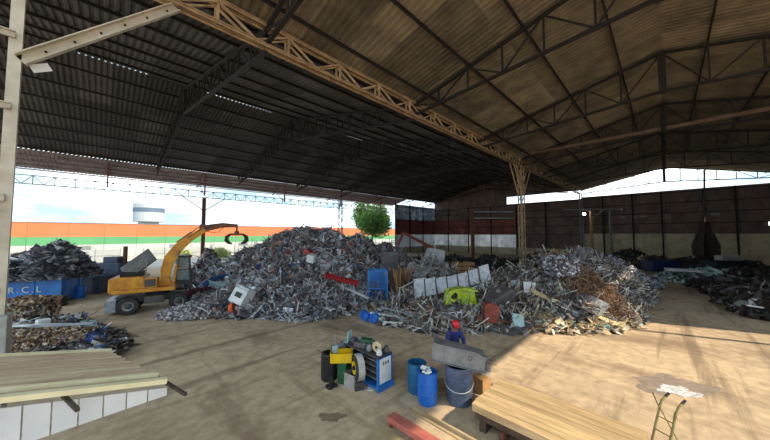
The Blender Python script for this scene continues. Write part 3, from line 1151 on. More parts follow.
# wire tangle on its right shoulder
heap_stuff('wire_tangle', 'bushy tangle of brown rusty wire on the mixed heap', 'wire', H2b, P_brown, MOUND_B,
           wires=9500, wl=(.4, 1.1), wr_=(.007, .016), bend=2.0, sheets=200, ssize=(.1, .3))
# silver heap
H3 = Heap([(26.5, 588, 3.2, 4), (26.5, 610, 2.5, 3.4), (26, 630, 1.3, 2.2), (24, 575, 3.0, 3.0)])
heap_stuff('scrap_heap', 'heap of small crushed silvery blue scrap behind the wire tangle', 'scrap heap', H3, P_silver, MOUND,
           boxes=7000, sheets=3000, ssize=(.2, .5), bsize=(.18, .45))
# pale cuttings spread in front of the tangle
H3b = Heap([(15.0, 555, .4, 1.8), (15.2, 580, .45, 1.9), (15.8, 604, .45, 1.6), (14.6, 540, .25, 1.3), (16.6, 622, .3, 1.2)])
heap_stuff('offcut_spread', 'low spread of cream and white offcuts at the foot of the wire tangle', 'scrap', H3b,
           palette_mat('offcuts', [((236, 226, 200), 3), ((214, 196, 160), 2), ((180, 160, 130), 2), ((150, 188, 200), .5),
                                   ((120, 100, 84), 1.5), ((240, 240, 236), 1.5)], .6, 0), MOUND_B,
           sheets=1300, wires=350, ssize=(.12, .45), wl=(.4, 1.2), wr_=(.01, .025), tilt=.45)
sh_cream = [sheet_mesh('offcut', M['cream'], s, (.2, .5)) for s in (.7, .9, 1.1)]
scatter(H3b, 'offcut spread', [
    ('cream_offcut', 'cream sheet offcut in the low spread by the wire tangle', 'offcut', sh_cream, 40, .15),
    ('white_pipe', 'white pipe in the low spread by the wire tangle', 'pipe', pi_white, 8, .15)])

# far dark scrap along the back wall
H4 = Heap([(39, 655, 1.4, 3.6), (38, 690, 1.2, 3.6), (35, 730, 1.2, 3.0), (33, 752, 1.2, 2.6), (42, 630, 2.2, 4), (30, 748, .9, 2.4),
           (34, 705, .6, 3)])
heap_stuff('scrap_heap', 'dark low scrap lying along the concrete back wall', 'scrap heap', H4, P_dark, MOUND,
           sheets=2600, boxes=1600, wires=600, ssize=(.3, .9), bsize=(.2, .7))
H5 = Heap([(28.5, 688, .9, 2.2), (28, 703, 1.1, 2.2), (28, 674, .8, 1.6)])
heap_stuff('scrap_heap', 'small heap of pale teal and white sheets by the dark blue skip', 'scrap heap', H5,
           palette_mat('tealish', [((190, 212, 214), 3), ((150, 180, 184), 2), ((222, 226, 226), 2), ((110, 130, 120), 1.5), ((70, 74, 72), 2)], .55, .1),
           MOUND, sheets=900, boxes=200, ssize=(.25, .8))
H6 = Heap([(18.0, 772, 1.3, 2.4), (16.0, 778, .9, 1.6), (21, 755, 1.0, 2.6), (24, 732, .8, 2.6)])
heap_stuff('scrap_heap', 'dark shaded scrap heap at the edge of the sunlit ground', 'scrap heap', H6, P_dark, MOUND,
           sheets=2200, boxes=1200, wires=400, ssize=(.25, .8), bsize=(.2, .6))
scatter(H6, 'dark heap', [('crumpled_sheet', 'crumpled dark sheet metal on the shaded heap by sunlit ground', 'sheet metal', sh_dark, 18, .4)])
scatter(H5, 'teal heap', [('teal_sheet', 'pale teal sheet on the small heap by the dark blue skip', 'sheet metal',
                           [sheet_mesh('teal_sheet', M['pale_teal'], s) for s in (.9, 1.2)], 12, .4)])

# pale rubble by the excavator
H7 = Heap([(16.5, 190, .6, 1.3), (16.7, 205, .7, 1.3), (16.3, 174, .35, .9)])
heap_stuff('rubble_pile', 'low pile of small pale chunks at the excavator front wheels', 'rubble', H7,
           palette_mat('chunks', [((206, 204, 206), 3), ((170, 168, 174), 3), ((130, 124, 128), 2), ((90, 84, 86), 2), ((140, 110, 96), 1)], .7, .05),
           MOUND, boxes=2200, sheets=300, bsize=(.1, .22), ssize=(.1, .22))

# ------------------------------------------------------------------ EXCAVATOR
ex = thing('material_handler', 'orange yellow wheeled excavator with raised boom, open hood and grapple', 'excavator',
           W(18.1, -14.55), math.atan2(-.212, .976))


def wheel(parent, x, y, r=.5, w=.34):
    sgn = -1 if y < 0 else 1
    t = MB().lathe([(r * .55, -w / 2), (r * .9, -w / 2), (r, -w * .32), (r, w * .32), (r * .9, w / 2), (r * .55, w / 2)], 28,
                   (x, y, r), 'y', True).build('wheel', M['rubber'], parent)
    MB().lathe([(r * .3, sgn * w * .2), (r * .56, sgn * w * .2), (r * .56, sgn * w * .42), (r * .3, sgn * w * .3)], 24, (x, y, r), 'y', True).build(
        'rim', M['grey_steel'], t)
    MB().lathe([(.16, sgn * w * .1), (.16, sgn * w * .48), (.08, sgn * w * .6)], 14, (x, y, r), 'y').build('hub', M['hood'], t)
    lug = MB()
    for k in range(22):
        a = 2 * math.pi * k / 22
        lug.box((x + math.cos(a) * r, y + (w * .2 if k % 2 else -w * .2), r + math.sin(a) * r), (.05, w * .5, .06),
                Matrix.Rotation(-a, 3, 'Y'))
    lug.build('tread_lugs', M['rubber'], t)
    return t


for wx in (-1.2, 1.2):
    for wy in (-1.0, 1.0):
        wheel(ex, wx, wy)
    MB().bar((wx, -.95, .5), (wx, .95, .5), .2, .2).build('axle', M['hood'], ex)
MB().b(-1.9, 1.7, -.45, .45, .55, .95).build('chassis', M['hood'], ex, bevel=.03)
MB().b(-2.25, -1.75, -.95, .95, .18, .85).build('stabiliser', M['grey_sheet'], ex, bevel=.03)
MB().b(-.5, .45, -1.0, -.6, .5, .95).build('toolbox', M['hood'], ex, bevel=.02)
MB().lathe([(.62, .95), (.62, 1.2), (.5, 1.25)], 24).build('turntable', M['dark_steel'], ex)
body = MB().b(-1.95, 1.0, -1.15, 1.15, 1.22, 1.45).b(-1.95, -.55, -1.15, 1.15, 1.45, 2.15).b(-.55, .1, -1.15, -.2, 1.45, 2.05).build(
    'upper_body', M['yellow'], ex, bevel=.04)
for x0 in (-1.85, -1.25, -.62):
    MB().b(x0, x0 + .52, -1.17, -1.145, 1.5, 2.05).build('side_panel', M['yellow'], body)
MB().b(-.5, .02, -1.18, -1.145, 1.55, 1.98).build('grille', M['hood'], body)
MB().b(-2.1, -1.9, -1.1, 1.1, 1.3, 2.1).build('counterweight', M['yellow'], ex, bevel=.05)
MB().b(-1.7, -.7, -.7, .7, 2.1, 2.4).build('engine', M['dark_steel'], ex, bevel=.03)
hd = MB().box((-.95, -.1, 2.85), (1.75, 1.35, .1), Matrix.Rotation(R(-42), 3, 'Y') @ Matrix.Rotation(R(38), 3, 'X')).build('engine_hood', M['hood'], ex, bevel=.02)
MB().box((-.98, -.1, 2.79), (1.4, .1, .1), Matrix.Rotation(R(-42), 3, 'Y') @ Matrix.Rotation(R(38), 3, 'X')).build('stiffener', M['dark_steel'], hd)
MB().tube([(-.5, -.9, 2.1), (-.45, -.9, 3.2)], .03).build('hood_prop', M['grey_steel'], ex)
MB().tube([(-1.5, .6, 2.1), (-1.5, .6, 3.0)], .06).build('exhaust', M['rusty'], ex)
# cab
cb = MB()
for x in (.92, 1.72):
    for y in (.1, 1.05):
        cb.bar((x, y, 1.4), (x - (.12 if x > 1 else 0), y, 3.15), .09, .09)
cb.b(.85, 1.75, .05, 1.1, 3.12, 3.24).b(.85, 1.78, .05, 1.1, 1.38, 1.62).b(.88, .96, .1, 1.05, 1.6, 2.4)
cb.b(.9, 1.72, .06, .12, 2.3, 2.38)
cabo = cb.build('cab', M['cab_dark'], ex, bevel=.015)
MB().b(.97, 1.62, .08, .1, 2.4, 3.1).build('pane', M['dark_glass'], cabo)
MB().b(.97, 1.66, .08, .1, 1.65, 2.28).build('pane', M['dark_glass'], cabo)
MB().bar((1.72, .57, 1.65), (1.6, .57, 3.1), .86, .02, (1, 0, 0)).build('pane', M['dark_glass'], cabo)
MB().b(.9, .92, .15, 1.0, 2.42, 3.1).build('pane', M['dark_glass'], cabo)
MB().b(1.05, 1.45, .35, .85, 1.62, 2.3).build('operator_seat', M['black'], cabo, bevel=.05)


def tapered(parent, name, pts, hs, w, m, y=0.0, bevel=.02):
    """plate box following pts in the x,z plane with height hs"""
    top, bot = [], []
    for i, p in enumerate(pts):
        a, c = pts[max(0, i - 1)], pts[min(len(pts) - 1, i + 1)]
        d = Vector((c[0] - a[0], c[1] - a[1])).normalized()
        nrm = Vector((-d.y, d.x))
        top.append((p[0] + nrm.x * hs[i] / 2, p[1] + nrm.y * hs[i] / 2))
        bot.append((p[0] - nrm.x * hs[i] / 2, p[1] - nrm.y * hs[i] / 2))
    mb = MB()
    for i in range(len(pts) - 1):
        mb.prism([bot[i], bot[i + 1], top[i + 1], top[i]], y - w / 2, y + w / 2)
    return mb.build(name, m, parent)


MB().prism([(.05, 1.4), (.8, 1.4), (.55, 2.0), (.2, 2.0)], -.42, -.3).prism([(.05, 1.4), (.8, 1.4), (.55, 2.0), (.2, 2.0)], -.08, .04).build(
    'boom_bracket', M['yellow'], ex)
bo = tapered(ex, 'boom', [(.38, 1.55), (.42, 2.4), (.62, 3.15), (1.05, 3.85), (1.7, 4.5), (2.45, 5.0)], [.36, .55, .64, .56, .46, .34], .32, M['yellow'], -.19)
MB().tube([(.85, -.42, 1.5), (.98, -.42, 2.75)], .075).build('cylinder', M['yellow'], bo)
MB().tube([(.98, -.42, 2.7), (1.04, -.42, 3.6)], .04).build('piston_rod', M['grey_steel'], bo)
MB().tube([(.95, -.19, 4.15), (1.7, -.19, 4.82)], .07).build('cylinder', M['boom_rust'], bo)
MB().tube([(1.7, -.19, 4.82), (2.25, -.19, 5.3)], .035).build('piston_rod', M['grey_steel'], bo)
st = tapered(ex, 'stick', [(2.15, 5.2), (2.6, 5.12), (3.5, 5.32), (4.45, 5.3)], [.36, .44, .34, .22], .26, M['boom_rust'], -.19)
MB().tube([(2.5, -.36, 4.9), (2.9, -.36, 4.8), (3.3, -.34, 4.85), (3.6, -.3, 5.2)], .025, 6).build('hose', M['black'], st)
MB().tube([(1.6, -.36, 4.5), (2.2, -.36, 5.0), (3.0, -.34, 5.35)], .02, 6).build('hose', M['black'], st)
gr = MB().bar((4.4, -.19, 5.25), (4.4, -.19, 4.85), .12, .12).lathe([(.1, 4.68), (.16, 4.72), (.16, 4.88), (.08, 4.92)], 14, (4.4, -.19, 0)).b(
    3.95, 4.85, -.3, -.08, 4.6, 4.75).build('grapple', M['boom_rust'], ex)
for sx in (-1, 1):
    pts = [(4.4 + sx * .42, 4.68), (4.4 + sx * .62, 4.5), (4.4 + sx * .64, 4.25), (4.4 + sx * .5, 4.08), (4.4 + sx * .3, 4.0)]
    for dy in (-.42, -.19, .04):
        tapered(gr, 'tine', pts, [.12, .22, .26, .2, .08], .12, M['dark_brown'], dy)
    MB().b(4.4 + sx * .6 - .05, 4.4 + sx * .6 + .05, -.45, .07, 4.2, 4.45).build('tine_bar', M['dark_brown'], gr)

# ------------------------------------------------------------------ SKIPS AND BALES, LEFT YARD


def skip(label, corner, rz, L, Wd, H, m, text=None, name='skip'):
    """open steel container; corner is the foot nearest to the yard, the box runs towards -x and +y"""
    t = thing(name, label, 'skip', corner, rz)
    w = .06
    fl_ = MB().b(-L, 0, 0, Wd, .12, .2).b(-L, 0, .3, .5, 0, .12).b(-L, 0, Wd - .5, Wd - .3, 0, .12)
    fl_.build('floor_plate', m, t)
    MB().b(-L, 0, 0, w, .2, H).build('side_plate', m, t)
    MB().b(-L, 0, Wd - w, Wd, .2, H).build('side_plate', m, t)
    MB().b(-L, -L + w, w, Wd - w, .2, H).build('end_plate', m, t)
    MB().b(-w, 0, w, Wd - w, .2, H).build('end_plate', m, t)
    MB().b(-L - .04, .04, -.05, w, H - .1, H + .02).b(-L - .04, .04, Wd - w, Wd + .05, H - .1, H + .02).b(
        -.02, .06, 0, Wd, H - .1, H + .02).b(-L - .06, -L + .02, 0, Wd, H - .1, H + .02).build('top_rail', m, t)
    n = max(2, int(L / 1.1))
    for i in range(n + 1):
        x_ = -L + L * i / n
        MB().b(x_ - .05, x_ + .05, -.06, 0, .2, H - .1).build('rib', m, t)
    for y_ in (.4, Wd - .4):
        MB().b(0, .06, y_ - .05, y_ + .05, .2, H - .1).build('rib', m, t)
    if text:
        cu = bpy.data.curves.new('lettering', 'FONT')
        cu.body = text
        cu.size = .55
        cu.extrude = .004
        cu.space_character = 1.35
        cu.materials.append(M['white_paint'])
        tmp = bpy.data.objects.new('lettering', cu)
        COL.objects.link(tmp)
        me_ = bpy.data.meshes.new_from_object(tmp)
        bpy.data.objects.remove(tmp)
        lo = link('lettering', me_, t)
        lo.location = (-2.55, -.075, .86)
        lo.rotation_euler = (R(90), 0, 0)
    return t


p0 = PX(60, 19.2)
skip('big blue scrap skip with white lettering piled high with dark sheet scrap', p0, heading(W(17.5, -26.8), W(19.2, -22.1)),
     5.4, 2.2, 1.85, M['skip_blue'], 'R.C.L')
HL = Heap([(20.3, 57, 2.3, 1.9), (19.9, 40, 2.0, 1.7), (19.3, 22, 1.5, 1.6), (20.8, 72, 1.5, 1.2)])
o = heap_stuff('skip_load', 'dark bent sheet scrap heaped above the big blue skip', 'scrap', HL,
               palette_mat('load_mix', [((104, 104, 114), 4), ((136, 138, 146), 3), ((170, 174, 182), 2.5), ((76, 76, 84), 2.5), ((222, 226, 230), 1.4),
                                        ((140, 112, 98), 1)], .5, .1), MOUND,
               sheets=2600, boxes=400, wires=250, ssize=(.2, .9), wl=(.5, 1.4), tilt=.6)
o.location.z = 1.62
for i, (x, y, z) in enumerate(front_points(HL, 22, 1)):
    q = link('bent_car_sheet', (sh_grey + sh_dark + sh_silver)[i % 10])
    rest(q, HL, x, y, 1.72, None, .5)
    tag(q, 'bent sheet panel on the load of the big blue skip', 'sheet metal', 'sheet panels on the skip load')
p1 = PX(92, 22.0)
skip('grey and blue skip standing behind the big lettered skip', p1, R(-52), 2.6, 1.8, 1.35, M['grey_blue'])
q = MB().lathe([(.28, 0), (.3, .04), (.3, .86), (.28, .9)], 20).build('drum', M['blue'], loc=PX(80, 20.9), smooth=True)
tag(q, 'blue drum standing beside the grey and blue skip', 'drum')
for i, (px_, s_, hh) in enumerate(((58, 18.9, 1.25),)):
    tt = thing('tyre_stack', 'dark worn tyres leaning on the lettered side of the big blue skip', 'tyres', PX(px_, 18.6))
    for k in range(3):
        MB().lathe([(.24, -.1), (.4, -.1), (.44, 0), (.4, .1), (.24, .1)], 18, (0, 0, .12 + k * .21), 'z', True).build('tyre', M['rubber'], tt)


def bale(name, label, center, rz, L, Wd, H, pal, n, size):
    c = center
    v = nrg.uniform(-.5, .5, (n, 3))
    ax = nrg.integers(0, 3, n)
    sg = nrg.choice([-.5, .5], n)
    v[np.arange(n), ax] = sg + nrg.normal(0, .02, n)
    v *= np.array([L, Wd, H])
    v[:, 2] += H / 2
    core = MB()
    k = 6
    for _ in range(1):
        core.b(-L / 2, L / 2, -Wd / 2, Wd / 2, .01, H)
    cv = np.array(core.v)
    cf = np.array(core.f)
    me = fast_mesh(name, [(cv, cf, 0), (*place(g_sheets(n // 2, size), v[:n // 2], rot_mats(n // 2)), 1),
                          (*place(g_boxes(n - n // 2, (size[0] * .6, size[1] * .7)), v[n // 2:], rot_mats(n - n // 2)), 1)], [M['bale_brown'], pal])
    co = np.zeros(len(me.vertices) * 3, np.float32)
    me.vertices.foreach_get('co', co)
    co = co.reshape(-1, 3)
    co[:, 2] = np.maximum(co[:, 2], .01)
    me.vertices.foreach_set('co', co.ravel())
    return tag(link(name, me, None, c, rz), label, 'bale')


bale('scrap_bale', 'tall brown bale of crushed cans behind the pale channel column', PX(27, 14.8), R(-40), 1.7, 1.3, 1.3, P_bale, 2600, (.08, .26))
bale('scrap_bale', 'long low brown bale lying near the cream awning', PX(50, 12.0), R(-42), 3.0, 1.0, .62, P_bale, 2400, (.07, .22))
HG = Heap([(14.0, 45, .35, 1.4), (13.3, 70, .3, 1.3), (12.4, 95, .35, 1.0), (11.0, 60, .25, 1.2), (10.8, 85, .25, 1.0), (14.8, 62, .25, 1.0),
           (11.6, 108, .18, .8), (13.0, 20, .5, 1.2)])
heap_stuff('ground_scrap', 'dark and white scrap strewn on the ground around the low bale', 'scrap', HG, P_mix, MOUND,
           sheets=1100, boxes=500, wires=200, ssize=(.1, .5), bsize=(.08, .35), tilt=.5)
for i, (px_, s_, a) in enumerate(((40, 12.6, 0), (62, 12.5, .2))):
    q = MB().b(-1.2, 1.2, -.09, .09, 0, .07).build('metal_bar', M['white_paint'] if i == 0 else M['grey_sheet'], None, PX(px_, s_, .64 if i == 0 else .68), R(-40) + a * .5)
    tag(q, ('long white bar lying on the low brown bale', 'long grey bar lying on the low brown bale')[i], 'bar')
q = MB().b(-.2, .2, -.2, .2, 0, .22).build('white_carton', M['white_paint'], None, PX(43, 12.9, .62), .3, bevel=.02)
tag(q, 'small white block standing on the low brown bale', 'block')
pts_ = [(70, 13.6), (60, 14.2), (52, 14.0), (66, 14.4), (74, 10.9), (90, 11.0), (64, 11.2), (82, 10.7)]
for i, (px_, s_) in enumerate(pts_):
    q = link('white_scrap_sheet', sh_white[i % 3])
    q.location = PX(px_, s_, .32)
    q.rotation_euler = (rng.uniform(-.2, .2), rng.uniform(-.2, .2), rng.uniform(0, 6))
    tag(q, 'white scrap sheet lying flat on the ground by the low bale', 'sheet metal', 'white sheets by the low bale')
for i, (px_, s_, m_) in enumerate(((88, 12.4, 'blue_sheet'), (96, 12.2, 'blue_sheet'), (92, 12.9, 'pale_teal'))):
    q = link('blue_bag', sheet_mesh('blue_bag', M[m_], .9, (.5, .8), .25))
    q.location = PX(px_, s_, .5)
    q.rotation_euler = (.3, -.2, i)
    tag(q, 'crumpled blue sheet at the end of the low brown bale' if i < 2 else 'crumpled pale teal sheet at the end of the low brown bale',
        'sheet', 'blue sheets by the low bale' if i < 2 else None)

bm_ = thing('baling_press', 'blue grey machine box with rusty stack behind the excavator', 'machine', PX(114, 25), R(-40))
MB().b(-.9, .9, -.7, .7, .4, 2.2).build('housing', M['grey_blue'], bm_, bevel=.05)
MB().b(-.6, .6, -.5, .5, 2.2, 2.7).build('hopper', M['grey_blue'], bm_, bevel=.05)
MB().tube([(.8, 0, 1.9), (.8, 0, 3.6)], .16, 12).build('stack', M['rusty'], bm_)
for x in (-.7, .7):
    for y in (-.5, .5):
        MB().bar((x, y, 0), (x, y, .42), .14).build('foot', M['dark_steel'], bm_)

# ------------------------------------------------------------------ BACKGROUND BEYOND THE OPEN SIDE
wh = thing('warehouse', 'long warehouse with orange and green bands above white panels', 'building', (0, 82, 0))
for i in range(34):
    x0 = -70 + i * 5
    MB().b(x0, x0 + 4.97, 0, .3, 4.15, 6.85).build('orange_panel', M['orange_wall'], wh)
    MB().b(x0, x0 + 4.97, .02, .3, 2.6, 4.15).build('green_panel', M['green_wall'], wh)
    MB().b(x0, x0 + 4.94, .05, .3, 0, 2.6).build('white_panel', M['white_wall'], wh)
    if i % 3 == 1:
        d = MB().b(x0 + .8, x0 + 3.2, -.02, .1, 0, 2.3).build('roller_door', M['grey_door'], wh)
        MB().b(x0 + 1.0, x0 + 3.0, -.04, 0, 1.1, 1.2).build('handle', M['hood'], d)
MB().b(-70, 100, .3, 12, 0, 6.7).build('roof_block', M['white_wall'], wh)
MB().b(-70, 100, -.1, .4, 6.82, 6.95).build('coping', M['grey_door'], wh)
fe = thing('yard_fence', 'white mesh panel fence standing before the banded warehouse', 'fence', (0, 66, 0))
for i in range(26):
    x0 = -40 + i * 3.0
    MB().bar((x0, 0, 0), (x0, 0, 2.2), .1).build('post', M['grey_door'], fe)
    if i % 5 != 4:
        MB().b(x0 + .06, x0 + 2.94, -.02, .02, .1, 2.1).build('panel', M['white_wall'], fe)
        MB().bar((x0, -.04, 1.1), (x0 + 3, -.04, 1.1), .05).build('rail', M['grey_door'], fe)
tk = thing('water_tank', 'white cylindrical roof tank with grey band behind the orange wall', 'tank', PX(147.5, 82, 0))
MB().lathe([(3.5, 8.2), (3.6, 8.3), (3.6, 13.3), (3.2, 13.7), (.2, 13.9)], 32).build('tank_body', mat('tank_grey', (176, 186, 194), (160, 170, 180), .7, 0, .3), tk)
MB().lathe([(3.62, 11.0), (3.66, 11.0), (3.66, 12.2), (3.62, 12.2)], 32, close=True).build('band', mat('tank_band', (96, 118, 138), (84, 104, 124), .7, 0, .3), tk)
MB().lathe([(2.4, 0), (2.4, 8.2)], 16).build('pedestal', M['white_wall'], tk)
MB().lathe([(3.5, 14.3), (3.56, 14.3), (3.56, 14.4), (3.5, 14.4)], 32, close=True).build('guard_rail', M['grey_door'], tk)
for k in range(10):
    a = k * math.pi / 5
    MB().bar((3.53 * math.cos(a), 3.53 * math.sin(a), 13.2), (3.53 * math.cos(a), 3.53 * math.sin(a), 14.35), .07).build('rail_post', M['grey_door'], tk)


def leafy(name, label, cat, loc, h, rad, n, m, trunk=True, size=(.25, .5)):
    t = thing(name, label, cat, loc)
    if trunk:
        MB().tube([(0, 0, 0), (.1, .05, h * .3), (-.05, 0, h * .6)], [.28, .22, .12], 10).build('trunk', M['bark'], t)
        for k in range(6):
            a = k * 1.05
            MB().tube([(0, 0, h * (.28 + .04 * k)), (math.cos(a) * rad * .4, math.sin(a) * rad * .4, h * (.5 + .04 * k)),
                       (math.cos(a) * rad * .75, math.sin(a) * rad * .75, h * (.62 + .04 * k))], [.1, .07, .03], 6).build('branch', M['bark'], t)
    blobs = [(rng.uniform(-.55, .55) * rad, rng.uniform(-.55, .55) * rad, h * rng.uniform(.45 if trunk else .2, .85 if trunk else .6), rad * rng.uniform(.35, .55)) for _ in range(16)]
    idx = nrg.integers(0, len(blobs), n)
    B = np.array(blobs)[idx]
    d = nrg.normal(size=(n, 3))
    d /= np.linalg.norm(d, axis=1)[:, None]
    p = B[:, :3] + d * (B[:, 3] * nrg.uniform(.5, 1.05, n))[:, None]
    p[:, 2] = np.maximum(p[:, 2], .1)
    me = fast_mesh('foliage', [(*place(g_sheets(n, size, (.4, .7), .15), p, rot_mats(n)), 0)], [m])
    o = link('foliage', me, t)
    o['kind'] = 'stuff'
    return t


leafy('broadleaf_tree', 'green leafy tree standing beyond the open eave column', 'tree', PX(372, 76), 14.0, 6.6, 8000, M['leaf'], size=(.3, .7))
leafy('yellow_shrub', 'yellowish green shrub in front of the white fence', 'shrub', PX(222, 52), 3.0, 1.6, 900,
      mat('leaf_pale', (190, 196, 130), (150, 164, 96), .6, 0, 2), False, (.2, .4))
leafy('yellow_shrub', 'pale shrub behind the raised excavator boom', 'shrub', PX(182, 54), 2.2, 1.5, 700, MATS['leaf_pale'], False, (.2, .4))
# ------------------------------------------------------------------ NOTABLE PIECES IN THE HEAPS


def set_m(o, loc, rx, ry, rz):
    o.location = loc
    o.rotation_euler = (R(rx), R(ry), R(rz))
    return o


# red beam, white appliance, orange tub, blue sheet on the tall heap
o = MB().b(-1.15, 1.15, -.14, .14, 0, .06).b(-1.15, 1.15, -.14, -.1, .06, .26).b(-1.15, 1.15, .1, .14, .06, .26).build('red_channel', M['red_paint'])
tag(set_m(o, on(H1, 341, 281, .25), 20, 14, -45), 'red steel channel sticking out of the tall heap', 'beam')
o = thing('washing_machine', 'white appliance casing with dark slot lying in the tall heap', 'appliance', on(H1, 238, 304, .5), R(-75))
o.rotation_euler = (R(-22), R(18), R(-60))
MB().b(-.45, .45, -.4, .4, 0, 1.0).build('casing', M['white_paint'], o, bevel=.04)
MB().b(-.2, .2, -.43, -.39, .35, .62).build('slot', M['black'], o)
MB().b(-.42, .42, -.42, -.39, .8, .97).build('control_panel', M['galv'], o)
o = MB().lathe([(.3, 0), (.38, .3), (.36, .3), (.28, .03)], 16).build('plastic_tub', M['orange'])
tag(set_m(o, on(H1, 232, 309, .3), 70, 10, 30), 'orange plastic tub at the foot of the tall heap', 'tub')
o = link('blue_sheet', sheet_mesh('blue_sheet', M['blue_sheet'], 1.7, (.4, .5)))
tag(set_m(o, on(H1, 229, 277, .3), -45, 20, -50), 'bent blue panel on the tall heap beside the excavator', 'sheet metal')
o = link('dented_bonnet', sheet_mesh('dented_bonnet', M['pale_teal'], 1.9, (.6, .7)))
tag(set_m(o, on(H1, 225, 288, .3), -35, 8, -30), 'dented pale car bonnet on the tall heap', 'car part')
o = link('maroon_panel', sheet_mesh('maroon_panel', mat('maroon', (96, 50, 52), (66, 38, 40), .5, .1), 2.1, (.5, .6)))
tag(set_m(o, on(H1, 205, 290, .3), -30, -12, -40), 'dark maroon car panel on the tall heap', 'car part')
o = MB().b(-1.2, 1.2, -.12, .12, 0, .05).build('white_board', M['white_paint'])
tag(set_m(o, on(H1, 352, 291, .35), 10, 20, -62), 'long white board leaning at the end of the tall heap', 'board')
o = MB().b(-1.1, 1.1, -.3, .3, 0, .06).build('pale_board', M['galv'])
tag(set_m(o, on(H1, 363, 286, .35), 25, 4, -40), 'wide pale board below the blue cage', 'board')
o = MB().b(-.45, .45, -.25, .25, 0, .3).build('dented_can', M['red_paint'], bevel=.04)
tag(set_m(o, on(H1, 309, 254, .2), 20, 10, 20), 'small red can on the tall heap face', 'can')
o = MB().b(-.3, .3, -.25, .25, 0, .55).build('white_bucket', M['white_paint'], bevel=.05)
tag(set_m(o, on(H1, 311, 262, .2), 10, -10, 40), 'small white box on the tall heap face', 'box')

# blue cage, dark lockers
cg = thing('blue_cage', 'upright blue steel cage standing beside the tall heap', 'cage', PX(378, 19.2), R(-45))
for x in (-.62, .62):
    for y in (-.5, .5):
        MB().bar((x, y, 0), (x, y, 2.3), .1).build('corner_post', M['skip_blue'], cg)
for k in range(7):
    MB().bar((-.52 + k * .17, -.5, .1), (-.52 + k * .17, -.5, 2.2), .06, .03).build('bar', M['skip_blue'], cg)
for z in (.15, 1.1, 2.25):
    for y in (-.5, .5):
        MB().bar((-.62, y, z), (.62, y, z), .08).build('rail', M['skip_blue'], cg)
    for x in (-.62, .62):
        MB().bar((x, -.5, z), (x, .5, z), .08).build('rail', M['skip_blue'], cg)
MB().b(-.58, .58, .44, .48, .1, 2.2).build('back_plate', M['skip_blue'], cg)
lk = thing('steel_locker', 'dark grey steel locker behind the blue cage', 'locker', PX(390, 22.6), R(-45))
MB().b(-.7, .7, -.4, .4, .1, 3.3).build('body', M['dark_sheet'], lk, bevel=.02)
for x in (-.68, .02):
    d = MB().b(x, x + .66, -.43, -.4, .15, 3.2).build('door', M['dark_sheet'], lk)
    MB().b(x + .56, x + .6, -.46, -.43, 1.5, 1.75).build('handle', M['grey_steel'], d)
for x in (-.6, .6):
    MB().b(x - .06, x + .06, -.3, .3, 0, .1).build('foot', M['dark_steel'], lk)
# straw-like rusty rod bundle
ws = thing('rod_bundle', 'fan of straw coloured rusty rods standing behind the long silver panel', 'rods', PX(400, 19.0))
for k in range(46):
    a, b2 = rng.uniform(-.6, .6), rng.uniform(-.25, .25)
    MB().tube([(a * .5, b2, 0), (a, b2 * 1.3, 1.3), (a * 1.7, b2 * 2, 2.3 + rng.uniform(-.3, .3))], .022, 5).build(
        'rod', M['wood'] if k % 3 else M['rusty'], ws)

# long silver panel with ribs
sp = thing('truck_body_panel', 'long silvery ribbed body panel lying across the mixed heap', 'panel', PX(412, 16.6, .75), 0)
pa, pb = on(H2, 414, 298, .5), PX(491, 17.2, 1.95)
n_seg = 7
for k in range(n_seg):
    t0, t1 = k / n_seg, (k + 1) / n_seg
    def at(t):
        p = pa.lerp(pb, t)
        p.z += -.12 * math.sin(t * math.pi)
        return p - pa
    a, b2 = at(t0), at(t1)
    up = Vector((.35, .35, 1.0)) * (1.0 - .2 * math.sin(t0 * 3))
    th = Vector((.02, .02, -.015))
    vs = [a, b2, b2 + up, a + up, a + th, b2 + th, b2 + up + th, a + up + th]
    MB().add(vs, [(0, 1, 2, 3), (7, 6, 5, 4), (0, 4, 5, 1), (3, 2, 6, 7), (0, 3, 7, 4), (1, 5, 6, 2)]).build('panel', M['silver'], sp)
    MB().bar(a + Vector((-.03, -.03, 0)), a + up + Vector((-.03, -.03, 0)), .06, .06).build('rib', M['hood'], sp)
sp.location = pa
o = link('grey_door_skin', sheet_mesh('grey_door_skin', M['grey_sheet'], 2.2, (.5, .6)))
tag(set_m(o, on(H2, 470, 288, .2), 40, -12, -35), 'bent grey door skin under the silvery ribbed panel', 'sheet metal')

# lime green car front
cf = thing('wrecked_car_nose', 'lime green car front clip with round lamp hole on the mixed heap', 'car part', on(H2, 463, 306, .35), R(-45))
lime = MB()
prof = [(0, 0), (.25, .12), (.45, .42), (.5, .75)]
for i in range(8):
    x0, x1 = -.8 + i * .2, -.6 + i * .2
    if i in (1, 2):
        continue
    for (a, z0), (b2, z1) in zip(prof, prof[1:]):
        lime.add([(x0, a, z0 + .1), (x1, a, z0 + .1), (x1, b2, z1 + .1), (x0, b2, z1 + .1),
                  (x0, a + .04, z0 + .06), (x1, a + .04, z0 + .06), (x1, b2 + .04, z1 + .06), (x0, b2 + .04, z1 + .06)],
                 [(0, 1, 2, 3), (7, 6, 5, 4), (0, 4, 5, 1), (3, 2, 6, 7), (0, 3, 7, 4), (1, 5, 6, 2)])
lime.build('grille_panel', M['lime'], cf)
MB().lathe([(.2, -.05), (.34, -.05), (.34, .12), (.2, .12)], 20, (-.42, .2, .5), 'y', True).build('lamp_ring', M['lime'], cf)
MB().b(-.65, -.2, .3, .4, .3, .8).build('lamp_recess', M['black'], cf)
wg = MB().prism([(-.95, 0), (-.8, .5), (-.4, .85), (.1, .92), (.8, .8), (.85, .72), (.1, .82), (-.35, .74), (-.68, .42), (-.8, 0)], .1, .9)
wg.build('wing', M['lime'], cf)
